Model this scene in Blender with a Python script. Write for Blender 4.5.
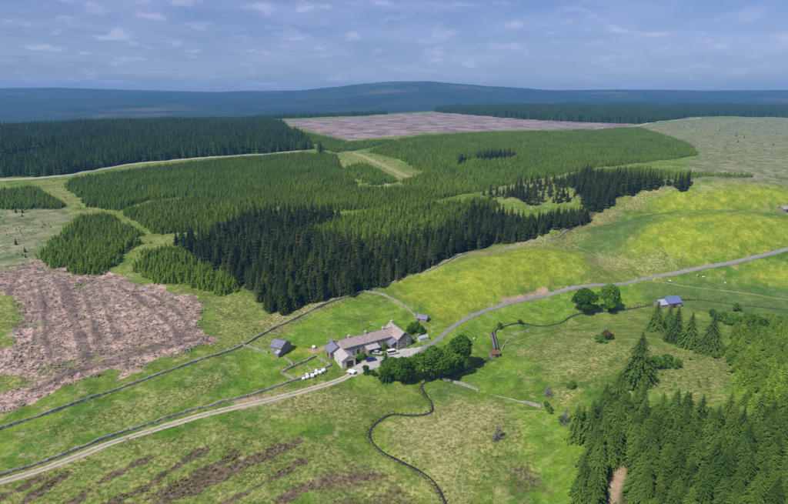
import bpy, math, random
import numpy as np
from mathutils import Vector, Matrix

for o in list(bpy.data.objects):
    bpy.data.objects.remove(o)
SC = bpy.context.scene
COL = SC.collection
rng = np.random.default_rng(7)
random.seed(7)

# ------------------------------------------------------------------ camera
CAM_H, FPX, PITCH = 105.0, 525.0, math.radians(16.1)
cam_d = bpy.data.cameras.new('camera')
cam_d.sensor_width = 36.0
cam_d.lens = 36.0 * FPX / 788.0
cam_d.clip_start = 1.0
cam_d.clip_end = 40000.0
cam = bpy.data.objects.new('camera', cam_d)
COL.objects.link(cam)
cam.location = (0, 0, CAM_H)
cam.rotation_euler = (math.pi / 2 - PITCH, 0, 0)
SC.camera = cam

# ------------------------------------------------------------------ sun, sky, exposure
SUN_AZ = math.atan2(-0.72, -0.69)      # bearing of the sun, from +Y towards +X
SUN_EL = math.radians(50)
to_sun = Vector((math.sin(SUN_AZ) * math.cos(SUN_EL), math.cos(SUN_AZ) * math.cos(SUN_EL), math.sin(SUN_EL)))
sun_d = bpy.data.lights.new('sun', 'SUN')
sun_d.energy = 5.0
sun_d.angle = math.radians(0.53)
sun_d.color = (1.0, 0.95, 0.86)
sun = bpy.data.objects.new('sun', sun_d)
COL.objects.link(sun)
sun.rotation_euler = to_sun.to_track_quat('Z', 'Y').to_euler()
sun.location = (0, 0, 600)

world = bpy.data.worlds.new('World')
SC.world = world
world.use_nodes = True
wt = world.node_tree
wt.nodes.clear()


class NT:
    """small helper to write node trees"""
    def __init__(s, tree): s.t = tree
    def node(s, kind, ins=None, **props):
        n = s.t.nodes.new(kind)
        for k, v in props.items(): setattr(n, k, v)
        for k, v in (ins or {}).items(): s.put(n.inputs[k], v)
        return n
    def put(s, sock, v):
        if isinstance(v, bpy.types.NodeSocket): s.t.links.new(v, sock)
        else:
            if sock.type == 'RGBA' and len(v) == 3: v = (*v, 1)
            sock.default_value = v
    def math(s, op, a, b=0.0, clamp=False):
        return s.node('ShaderNodeMath', {0: a, 1: b}, operation=op, use_clamp=clamp).outputs[0]
    def vmath(s, op, a, b=(0, 0, 0)):
        return s.node('ShaderNodeVectorMath', {0: a, 1: b}, operation=op).outputs[0]
    def scale(s, v, f):
        return s.node('ShaderNodeVectorMath', {'Vector': v, 'Scale': f}, operation='SCALE').outputs[0]
    def noise(s, vec, scale, detail=3.0, rough=0.55, dist=0.0):
        return s.node('ShaderNodeTexNoise', {'Vector': vec, 'Scale': scale, 'Detail': detail, 'Roughness': rough, 'Distortion': dist}).outputs[0]
    def voro(s, vec, scale, feature='F1'):
        return s.node('ShaderNodeTexVoronoi', {'Vector': vec, 'Scale': scale}, feature=feature)
    def ramp(s, v, lo, hi, a=0.0, b=1.0):
        return s.node('ShaderNodeMapRange', {0: v, 1: lo, 2: hi, 3: a, 4: b}, interpolation_type='SMOOTHSTEP').outputs[0]
    def mix(s, f, a, b, blend='MIX'):
        n = s.t.nodes.new('ShaderNodeMix')
        n.data_type = 'RGBA'; n.blend_type = blend; n.clamp_factor = True
        s.put(n.inputs[0], f); s.put(n.inputs[6], a); s.put(n.inputs[7], b)
        return n.outputs[2]


w = NT(wt)
sky = w.node('ShaderNodeTexSky', sky_type='NISHITA', sun_disc=False, sun_elevation=SUN_EL, sun_rotation=SUN_AZ,
             altitude=300.0, air_density=1.3, dust_density=0.6, ozone_density=3.0)
gen = w.node('ShaderNodeTexCoord').outputs['Generated']
nrm = w.vmath('NORMALIZE', gen)
sep = w.node('ShaderNodeSeparateXYZ', {0: nrm})
zc = w.math('ADD', w.math('MAXIMUM', sep.outputs[2], 0.0), 0.10)
plane = w.node('ShaderNodeCombineXYZ', {0: w.math('DIVIDE', sep.outputs[0], zc), 1: w.math('DIVIDE', sep.outputs[1], zc), 2: 0.0}).outputs[0]
veil = w.noise(plane, 1.0, 6.0, 0.58, 0.4)
zc2 = w.math('ADD', w.math('MAXIMUM', sep.outputs[2], 0.0), 0.26)
plane2 = w.node('ShaderNodeCombineXYZ', {0: w.math('DIVIDE', sep.outputs[0], zc2), 1: w.math('DIVIDE', sep.outputs[1], zc2), 2: 3.7}).outputs[0]
puff = w.noise(plane2, 7.0, 7.0, 0.55, 0.1)
big = w.noise(plane, 0.5, 3.0, 0.5)
cl1 = w.math('MULTIPLY', w.ramp(veil, 0.30, 0.70), w.ramp(big, 0.34, 0.58, 0.68, 1.0))
cl2 = w.math('MULTIPLY', w.ramp(puff, 0.52, 0.68), w.ramp(big, 0.40, 0.62, 0.5, 1.0))
low = w.ramp(sep.outputs[2], 0.0, 0.03)
cloud = w.math('MULTIPLY', w.math('ADD', w.math('MULTIPLY', cl1, 0.30), w.math('MULTIPLY', cl2, 0.42), clamp=True), low)
tint = w.mix(1.0, sky.outputs[0], (0.80, 0.83, 1.26), 'MULTIPLY')
skyc = w.mix(cloud, tint, (8.8, 9.0, 11.8))
bg = w.node('ShaderNodeBackground', {0: skyc, 1: 0.072})
wo = w.node('ShaderNodeOutputWorld', {0: bg.outputs[0]})

SC.view_settings.view_transform = 'Standard'
SC.view_settings.look = 'None'
SC.view_settings.exposure = 0.08
SC.view_settings.gamma = 1.0
SC.view_settings.use_curve_mapping = False
SC.cycles.volume_bounces = 0
SC.cycles.max_bounces = 6
SC.cycles.volume_step_rate = 4.0

# ------------------------------------------------------------------ helpers: noise, terrain
def _hash(ix, iy, seed):
    h = (ix.astype(np.int64) * 374761393 + iy.astype(np.int64) * 668265263 + seed * 1442695041) & 0xFFFFFFFF
    h = ((h ^ (h >> 13)) * 1274126177) & 0xFFFFFFFF
    return ((h ^ (h >> 16)) & 0xFFFF) / 65535.0

def vnoise(x, y, seed=0):
    ix, iy = np.floor(x), np.floor(y)
    fx, fy = x - ix, y - iy
    fx = fx * fx * (3 - 2 * fx); fy = fy * fy * (3 - 2 * fy)
    a = _hash(ix, iy, seed); b = _hash(ix + 1, iy, seed); c = _hash(ix, iy + 1, seed); d = _hash(ix + 1, iy + 1, seed)
    return (a * (1 - fx) + b * fx) * (1 - fy) + (c * (1 - fx) + d * fx) * fy

def fbm(x, y, seed=0, oct=4):
    s, amp, tot = 0.0, 1.0, 0.0
    for k in range(oct):
        s = s + amp * vnoise(x * 2 ** k + 17.3 * k, y * 2 ** k - 9.1 * k, seed + k); tot += amp; amp *= 0.5
    return s / tot

FWD = np.array([0, math.cos(PITCH), -math.sin(PITCH)])
UPV = np.array([0, math.sin(PITCH), math.cos(PITCH)])

def ray(px, py):
    d = FWD + np.array([1.0, 0, 0]) * (px - 394) / FPX + UPV * (252 - py) / FPX
    return d / np.linalg.norm(d)

def at_height(px, py, h):
    d = ray(px, py)
    t = (h - CAM_H) / d[2]
    return np.array([d[0] * t, d[1] * t])

# surveyed heights: picture place, metres above the farmyard
SURVEY = [
    (350, 352, 0), (285, 356, 0.5), (420, 345, 0), (320, 320, 3), (380, 300, 4), (250, 350, 1), (200, 415, -1), (100, 450, -1), (0, 485, 0), (0, 430, 1), (100, 395, 1),
    (150, 490, -3), (300, 450, -4), (30, 520, -2), (300, 540, -6), (447, 520, -7), (375, 440, -5.5), (425, 400, -4.5), (425, 378, -4), (470, 362, -3.5), (497, 352, -3), (520, 323, -2),
    (590, 312, -1), (680, 301, 0.0), (788, 308, 1.5), (480, 420, -3), (540, 450, 0), (560, 510, 0), (540, 385, 1), (580, 350, 5), (600, 390, 6), (630, 340, 7), (650, 385, 10), (690, 355, 8),
    (700, 390, 12), (788, 380, 13), (740, 340, 8), (640, 450, 9), (720, 470, 12), (800, 500, 14), (700, 560, 10), (600, 560, 4),
    (440, 325, 1.5), (480, 308, 3), (550, 293, 3), (420, 290, 7), (480, 272, 13), (530, 257, 17), (470, 258, 14), (580, 258, 15), (610, 270, 5), (640, 276, 4.5), (700, 269, 8), (788, 250, 13),
    (788, 280, 6), (720, 288, 3), (600, 245, 9), (560, 237, 19), 
    (720, 175, 33), (788, 165, 37), (788, 140, 43), (700, 140, 42), (640, 150, 38), (640, 128, 46),
    (265, 312, 4), (300, 305, 5), (360, 292, 6), (420, 270, 11), (220, 300, 6), (200, 335, 4), (120, 330, 6), (50, 380, 4), (0, 400, 3), (0, 330, 8), (50, 290, 10), (150, 290, 8), (0, 270, 12), (100, 265, 12),
    (80, 235, 17), (160, 240, 15), (0, 210, 20), (200, 210, 22), (300, 200, 25), (300, 250, 14), (400, 230, 19), (380, 200, 27), (450, 215, 22), (520, 200, 27), (580, 190, 29),
    (150, 178, 27), (0, 180, 26), (300, 160, 34), (400, 170, 34), (480, 160, 37), (560, 150, 40), (400, 145, 42), (300, 140, 44), (100, 150, 38), (0, 150, 38), (200, 135, 45), (350, 125, 50), (450, 120, 52),
    (550, 122, 51), (700, 120, 48), (788, 118, 50), (200, 120, 52), (0, 125, 50), (394, 112, 58), (0, 113, 57), (788, 107.5, 71), (560, 109, 70),
]

def warp(x, y):
    q = np.maximum(y, 20.0) + 60.0
    return x / q * 1.15, np.log(q)

SPOT = [(70, 335, 10), (110, 330, 10), (150, 330, 11), (200, 330, 12), (260, 330, 14), (330, 340, 16), (100, 400, 15), (200, 400, 14), (300, 400, 16), (420, 400, 20), (120, 450, 20), (270, 450, 20), (420, 460, 24), (200, 500, 26), (350, 510, 28), (500, 520, 31)]
SV = np.array([at_height(*s) for s in SURVEY] + [s[:2] for s in SPOT])
SH = np.array([s[2] for s in SURVEY] + [s[2] for s in SPOT], float)
MOUND = [(208, 336, 84, 38, 23), (285, 446, 112, 38, 21)]      # drumlins: centre, half axes, height
su, sv = warp(SV[:, 0], SV[:, 1])

def _tps(r2):
    return 0.5 * r2 * np.log(r2 + 1e-9)

_n = len(SH)
_A = np.zeros((_n + 3, _n + 3))
_A[:_n, :_n] = _tps((su[:, None] - su) ** 2 + (sv[:, None] - sv) ** 2) + np.eye(_n) * 2e-4
_A[:_n, _n] = 1; _A[:_n, _n + 1] = su; _A[:_n, _n + 2] = sv
_A[_n:, :_n] = _A[:_n, _n:].T
_W = np.linalg.solve(_A, np.concatenate([SH, np.zeros(3)]))

def base_z(x, y):
    x = np.asarray(x, float); y = np.asarray(y, float)
    u, v = warp(x, np.minimum(y, 2600.0))
    u = np.clip(u, -1.15, 1.15)
    z = _W[_n] + _W[_n + 1] * u + _W[_n + 2] * v
    for k in range(_n):
        z = z + _W[k] * _tps((u - su[k]) ** 2 + (v - sv[k]) ** 2)
    z = np.clip(z, -12, 82)
    st = np.interp(x, [-1400, -700, -420, -300, -150, 0, 150, 300], [1150, 1220, 1480, 1800, 1950, 2120, 2300, 2650]); dq = np.clip((y - st) / 600, 0, 1)
    z = z - 60 * dq * dq * (3 - 2 * dq)
    for mx, my, ra, rb, mh in MOUND: z = z + mh * np.exp(-(((x - mx) / ra) ** 2 + ((y - my) / rb) ** 2) ** 1.25)
    far = np.clip((y - 500) / 1500, 0, 1)
    z = z + (fbm(x / 34, y / 34, 3, 3) - 0.5) * (1.5 + 4 * far) + (fbm(x / 9, y / 9, 8, 2) - 0.5) * 0.5
    return z

def hit(px, py, dh=0.0):
    """where the line of sight meets the ground (or the canopy dh above it)"""
    d = ray(px, py)
    ts = np.geomspace(90, 4200, 700)
    z = base_z(d[0] * ts, d[1] * ts) + dh - (CAM_H + d[2] * ts)
    idx = np.nonzero(z > 0)[0]
    if len(idx) == 0: t = 4200.0
    elif idx[0] == 0: t = ts[0]
    else:
        i = idx[0]
        f = z[i - 1] / (z[i - 1] - z[i])
        t = ts[i - 1] + (ts[i] - ts[i - 1]) * f
    return np.array([d[0] * t, d[1] * t])

def hits(pts, dh=0.0):
    out = []
    for p in pts:
        out.append(hit(p[0], p[1], p[2] if len(p) > 2 else dh))
    return np.array(out)

def sdist(P, x, y):
    """signed distance to polygon P, positive inside"""
    best = np.full(x.shape, 1e18); inside = np.zeros(x.shape, bool)
    n = len(P)
    for i in range(n):
        ax, ay = P[i]; bx, by = P[(i + 1) % n]
        dx, dy = bx - ax, by - ay
        t = np.clip(((x - ax) * dx + (y - ay) * dy) / (dx * dx + dy * dy + 1e-9), 0, 1)
        best = np.minimum(best, (x - ax - t * dx) ** 2 + (y - ay - t * dy) ** 2)
        c = ((ay > y) != (by > y)) & (x < (bx - ax) * (y - ay) / (by - ay + 1e-12) + ax)
        inside ^= c
    return np.where(inside, 1, -1) * np.sqrt(best)

def ldist(L, x, y):
    best = np.full(x.shape, 1e18)
    for i in range(len(L) - 1):
        ax, ay = L[i]; bx, by = L[i + 1]
        dx, dy = bx - ax, by - ay
        t = np.clip(((x - ax) * dx + (y - ay) * dy) / (dx * dx + dy * dy + 1e-9), 0, 1)
        best = np.minimum(best, (x - ax - t * dx) ** 2 + (y - ay - t * dy) ** 2)
    return np.sqrt(best)

def smooth_line(pts, step):
    """Catmull-Rom through world points, resampled at about `step` metres"""
    P = [np.array(p, float) for p in pts]
    P = [2 * P[0] - P[1]] + P + [2 * P[-1] - P[-2]]
    out = []
    for i in range(1, len(P) - 2):
        a, b, c, d = P[i - 1], P[i], P[i + 1], P[i + 2]
        n = max(2, int(np.linalg.norm(c - b) / step))
        for k in range(n):
            t = k / n
            out.append(0.5 * (2 * b + (c - a) * t + (2 * a - 5 * b + 4 * c - d) * t * t + (3 * b - a - 3 * c + d) * t ** 3))
    out.append(P[-2])
    return np.array(out)

STREAM_A = smooth_line(hits([(452, 520), (447, 504), (432, 478), (405, 462), (385, 452), (372, 440), (370, 430), (378, 420), (392, 413), (418, 414), (432, 410), (431, 400), (424, 391), (422, 384), (432, 378), (458, 371), (480, 362), (497, 354)]), 1.5)
STREAM_B = smooth_line(hits([(497, 350), (494, 338), (497, 328), (508, 324), (522, 322), (545, 325), (560, 322), (572, 315), (590, 311), (615, 310), (640, 306), (670, 300), (700, 299), (740, 304), (788, 309), (820, 312)]), 2.0)

def ground_z(x, y):
    z = base_z(x, y)
    x = np.asarray(x, float); y = np.asarray(y, float)
    near = y < 420
    cut = np.zeros(z.shape)
    if near.ndim == 0: near = near[None]; xs, ys = x[None], y[None]; cut = cut[None]
    else: xs, ys = x, y
    if near.any():
        d = ldist(STREAM_A[::2], xs[near], ys[near])
        c = 0.95 * np.exp(-(d / 1.2) ** 2)
        d = ldist(STREAM_B[::2], xs[near], ys[near])
        cut[near] = np.maximum(c, 0.95 * np.exp(-(d / 1.2) ** 2))
    return z - (cut if z.ndim else cut[0])

def gz(x, y):
    return float(base_z(np.array([x]), np.array([y]))[0])

# ------------------------------------------------------------------ materials
MATS = {}
def new_mat(name):
    m = bpy.data.materials.new(name); m.use_nodes = True
    m.node_tree.nodes.clear()
    MATS[name] = m
    return m, NT(m.node_tree)

def finish(n, col, rough=0.9, bump=None, dist=0.1, spec=0.2, strength=1.0, metal=0.0):
    b = n.node('ShaderNodeBsdfPrincipled', {'Base Color': col, 'Roughness': rough, 'Specular IOR Level': spec, 'Metallic': metal})
    if bump is not None:
        n.put(b.inputs['Normal'], n.node('ShaderNodeBump', {'Height': bump, 'Distance': dist, 'Strength': strength}).outputs[0])
    n.node('ShaderNodeOutputMaterial', {0: b.outputs[0]})
    return b

def plain(name, c1, c2, scale=2.0, rough=0.85, bump=0.03, spec=0.2, metal=0.0, speck=None):
    m, n = new_mat(name)
    co = n.node('ShaderNodeTexCoord').outputs['Object']
    a = n.noise(co, scale, 5, 0.6); b = n.noise(co, scale * 7, 3, 0.6)
    f = n.math('ADD', n.math('MULTIPLY', a, 0.6), n.math('MULTIPLY', b, 0.4))
    c = n.mix(n.ramp(f, 0.36, 0.64), c1, c2)
    if speck: c = n.mix(n.ramp(n.noise(co, scale * 3.1, 4, 0.7), 0.6, 0.7), c, speck)
    finish(n, c, rough, f, bump, spec, metal=metal)
    return m

plain('stone_pale', (0.50, 0.45, 0.41), (0.36, 0.32, 0.29), 0.9)
plain('stone', (0.30, 0.265, 0.24), (0.17, 0.15, 0.14), 1.2, speck=(0.38, 0.36, 0.33))
plain('wall_stone', (0.42, 0.39, 0.33), (0.20, 0.185, 0.15), 0.9, bump=0.2, speck=(0.42, 0.41, 0.37))
plain('render_white', (0.62, 0.60, 0.56), (0.50, 0.47, 0.44), 0.8)
plain('slate', (0.40, 0.33, 0.30), (0.27, 0.22, 0.205), 0.9, rough=0.7, speck=(0.26, 0.25, 0.17))
plain('slate_pale', (0.46, 0.40, 0.39), (0.34, 0.30, 0.30), 0.7, rough=0.65)
plain('slate_blue', (0.22, 0.22, 0.30), (0.15, 0.15, 0.20), 0.8, rough=0.55)
plain('sheet_blue', (0.10, 0.14, 0.30), (0.15, 0.19, 0.36), 0.6, rough=0.5)
plain('sheet_grey', (0.40, 0.41, 0.46), (0.28, 0.29, 0.34), 0.6, rough=0.5)
plain('timber_dark', (0.055, 0.03, 0.02), (0.09, 0.05, 0.035), 2.0)
plain('timber_brown', (0.20, 0.11, 0.06), (0.13, 0.07, 0.04), 1.5)
plain('pole_wood', (0.34, 0.31, 0.27), (0.24, 0.21, 0.18), 2.0)
plain('paint_white', (0.72, 0.72, 0.70), (0.62, 0.61, 0.58), 2.0, rough=0.5)
plain('wrap_white', (0.74, 0.75, 0.74), (0.58, 0.59, 0.58), 1.5, rough=0.45)
plain('tarmac', (0.27, 0.255, 0.225), (0.19, 0.18, 0.165), 0.7, rough=0.9)
plain('gravel', (0.50, 0.44, 0.35), (0.36, 0.31, 0.24), 0.8, speck=(0.22, 0.20, 0.12))
plain('path_grass', (0.21, 0.22, 0.065), (0.30, 0.27, 0.11), 0.7)
plain('ride_grass', (0.31, 0.27, 0.13), (0.22, 0.22, 0.08), 0.15)
plain('track_grass', (0.20, 0.22, 0.07), (0.38, 0.34, 0.22), 0.6)
plain('forest_gravel', (0.40, 0.37, 0.32), (0.29, 0.27, 0.23), 0.2)
plain('yard_concrete', (0.46, 0.43, 0.41), (0.33, 0.31, 0.29), 0.35, speck=(0.26, 0.24, 0.2))
plain('bark', (0.10, 0.075, 0.055), (0.05, 0.04, 0.03), 3.0)
plain('dead_wood', (0.24, 0.22, 0.21), (0.10, 0.09, 0.085), 2.5)
plain('brash_wood', (0.44, 0.35, 0.29), (0.15, 0.115, 0.095), 1.5)
plain('rubber', (0.02, 0.02, 0.02), (0.03, 0.03, 0.03), 4.0)
plain('fleece', (0.70, 0.68, 0.60), (0.58, 0.55, 0.48), 5.0)

def gloss(name, col, rough=0.3, metal=0.0, spec=0.5):
    m, n = new_mat(name)
    co = n.node('ShaderNodeTexCoord').outputs['Object']
    f = n.noise(co, 3.0, 3)
    c = n.mix(n.ramp(f, 0.3, 0.7), col, tuple(v * 0.86 for v in col))
    finish(n, c, rough, None, spec=spec, metal=metal)
    return m
gloss('car_blue', (0.015, 0.04, 0.20), 0.28)
gloss('car_white', (0.74, 0.75, 0.77), 0.3)
gloss('car_silver', (0.46, 0.47, 0.50), 0.3)
gloss('glass_dark', (0.02, 0.025, 0.03), 0.12)
gloss('glass_pale', (0.42, 0.47, 0.47), 0.2)
gloss('lamp_clear', (0.7, 0.7, 0.66), 0.2)

def water_mat():
    m, n = new_mat('stream_water')
    co = n.node('ShaderNodeTexCoord').outputs['Object']
    f = n.noise(co, 1.6, 3)
    c = n.mix(n.ramp(f, 0.4, 0.65), (0.025, 0.024, 0.018), (0.06, 0.05, 0.035))
    finish(n, c, 0.1, f, 0.05, 0.5)
water_mat()

def foliage(name, dark, light, odd=None, trans=0.22):
    """leaf or needle: colour differs tree by tree and clump by clump"""
    m, n = new_mat(name)
    oi = n.node('ShaderNodeObjectInfo')
    co = n.node('ShaderNodeTexCoord').outputs['Object']
    geo = n.node('ShaderNodeNewGeometry')
    f = n.noise(n.vmath('ADD', co, n.scale(oi.outputs['Location'], 0.31)), 0.75, 3, 0.6)
    r = oi.outputs['Random']
    isl = geo.outputs['Random Per Island']
    t = n.math('ADD', n.math('ADD', n.math('MULTIPLY', r, 0.42), n.math('MULTIPLY', isl, 0.28)), n.math('MULTIPLY', f, 0.5))
    st_ = n.noise(oi.outputs['Location'], 0.03, 3, 0.6)
    t = n.math('ADD', t, n.math('MULTIPLY', n.math('SUBTRACT', st_, 0.5), 0.9))
    c = n.mix(n.ramp(t, 0.25, 0.95), dark, light)
    if odd: c = n.mix(n.ramp(n.math('FRACT', n.math('MULTIPLY', r, 7.31)), 0.80, 1.0, 0.0, 0.7), c, odd)
    d = n.node('ShaderNodeBsdfDiffuse', {0: c, 1: 0.5})
    tr = n.node('ShaderNodeBsdfTranslucent', {0: n.mix(1.0, c, (1.0, 1.1, 0.5), 'MULTIPLY')})
    mx = n.node('ShaderNodeMixShader', {0: trans, 1: d.outputs[0], 2: tr.outputs[0]})
    n.node('ShaderNodeOutputMaterial', {0: mx.outputs[0]})
    return m
foliage('needles_near', (0.040, 0.086, 0.018), (0.140, 0.230, 0.036), (0.140, 0.200, 0.032))
foliage('needles_dark', (0.022, 0.042, 0.013), (0.085, 0.118, 0.030), (0.115, 0.110, 0.040), trans=0.15)
foliage('needles_far', (0.026, 0.062, 0.014), (0.100, 0.180, 0.034), (0.095, 0.140, 0.032), trans=0.15)
foliage('needles_young', (0.105, 0.185, 0.017), (0.245, 0.355, 0.034), (0.15, 0.24, 0.020), trans=0.25)
foliage('leaves_broad', (0.050, 0.125, 0.012), (0.135, 0.270, 0.028), None, trans=0.3)
foliage('leaves_scrub', (0.075, 0.150, 0.018), (0.190, 0.300, 0.040), (0.17, 0.21, 0.04), trans=0.3)
foliage('leaves_rust', (0.09, 0.075, 0.025), (0.17, 0.14, 0.045), None, trans=0.2)
foliage('tuft_pale', (0.24, 0.25, 0.07), (0.46, 0.41, 0.18), (0.15, 0.22, 0.035), trans=0.45)
foliage('tuft_rush', (0.110, 0.200, 0.022), (0.210, 0.300, 0.045), (0.30, 0.29, 0.09), trans=0.45)

# ------------------------------------------------------------------ mesh helpers
def mesh_from(name, verts, faces, mats, fmat=None, smooth=False):
    me = bpy.data.meshes.new(name)
    me.from_pydata([tuple(map(float, v)) for v in verts], [], faces)
    for m in (mats if isinstance(mats, (list, tuple)) else [mats]):
        me.materials.append(MATS[m])
    if fmat is not None: me.polygons.foreach_set('material_index', fmat)
    if smooth: me.polygons.foreach_set('use_smooth', [True] * len(me.polygons))
    me.update()
    return me

def link(name, me, parent=None, loc=None, rz=0.0):
    o = bpy.data.objects.new(name, me)
    COL.objects.link(o)
    if parent is not None: o.parent = parent
    if loc is not None: o.location = loc
    if rz: o.rotation_euler = (0, 0, rz)
    return o

def tag(o, label=None, cat=None, group=None, kind=None):
    if label: o['label'] = label
    if cat: o['category'] = cat
    if group: o['group'] = group
    if kind: o['kind'] = kind
    return o

class MB:
    """collects simple shapes, then builds one mesh object"""
    def __init__(s): s.v, s.f = [], []
    def add(s, v, f):
        k = len(s.v); s.v += [tuple(p) for p in v]; s.f += [tuple(i + k for i in q) for q in f]; return s
    def box(s, x0, x1, y0, y1, z0, z1):
        return s.add([(x0, y0, z0), (x1, y0, z0), (x1, y1, z0), (x0, y1, z0), (x0, y0, z1), (x1, y0, z1), (x1, y1, z1), (x0, y1, z1)],
                     [(3, 2, 1, 0), (4, 5, 6, 7), (0, 1, 5, 4), (1, 2, 6, 5), (2, 3, 7, 6), (3, 0, 4, 7)])
    def prism(s, prof, x0, x1):
        """profile in (y, z), run along x"""
        n = len(prof)
        return s.add([(x0, *p) for p in prof] + [(x1, *p) for p in prof],
                     [tuple(range(n - 1, -1, -1)), tuple(range(n, 2 * n))] + [(i, (i + 1) % n, n + (i + 1) % n, n + i) for i in range(n)])
    def cyl(s, c, r, h, axis='z', n=12, r2=None):
        r2 = r if r2 is None else r2
        pts = []
        for rr, t in ((r, 0), (r2, h)):
            for i in range(n):
                a = 2 * math.pi * i / n; p = (rr * math.cos(a), rr * math.sin(a))
                pts.append({'z': (c[0] + p[0], c[1] + p[1], c[2] + t), 'y': (c[0] + p[0], c[1] + t, c[2] + p[1]), 'x': (c[0] + t, c[1] + p[0], c[2] + p[1])}[axis])
        return s.add(pts, [tuple(range(n - 1, -1, -1)), tuple(range(n, 2 * n))] + [(i, (i + 1) % n, n + (i + 1) % n, n + i) for i in range(n)])
    def tube(s, pts, rad, n=6):
        k = len(s.v); P = [np.array(p, float) for p in pts]
        for i, p in enumerate(P):
            d = P[min(i + 1, len(P) - 1)] - P[max(i - 1, 0)]; d = d / (np.linalg.norm(d) + 1e-9)
            a = np.cross(d, [0, 0, 1.0]) if abs(d[2]) < 0.9 else np.cross(d, [1.0, 0, 0])
            a /= np.linalg.norm(a); b = np.cross(d, a)
            for j in range(n):
                t = 2 * math.pi * j / n
                s.v.append(tuple(p + rad[i] * (a * math.cos(t) + b * math.sin(t))))
        for i in range(len(P) - 1):
            for j in range(n):
                s.f.append((k + i * n + j, k + i * n + (j + 1) % n, k + (i + 1) * n + (j + 1) % n, k + (i + 1) * n + j))
        s.f.append(tuple(range(k + n - 1, k - 1, -1))); s.f.append(tuple(range(k + (len(P) - 1) * n, k + len(P) * n)))
        return s
    def build(s, name, mat, parent=None, loc=None, rz=0.0, smooth=False):
        return link(name, mesh_from(name, s.v, s.f, mat, smooth=smooth), parent, loc, rz)

def empty(name, loc, rz=0.0, sc=1.0):
    o = bpy.data.objects.new(name, None); COL.objects.link(o)
    o.location = loc; o.rotation_euler = (0, 0, rz); o.scale = (sc, sc, sc)
    o.empty_display_size = 0.5
    return o

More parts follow.
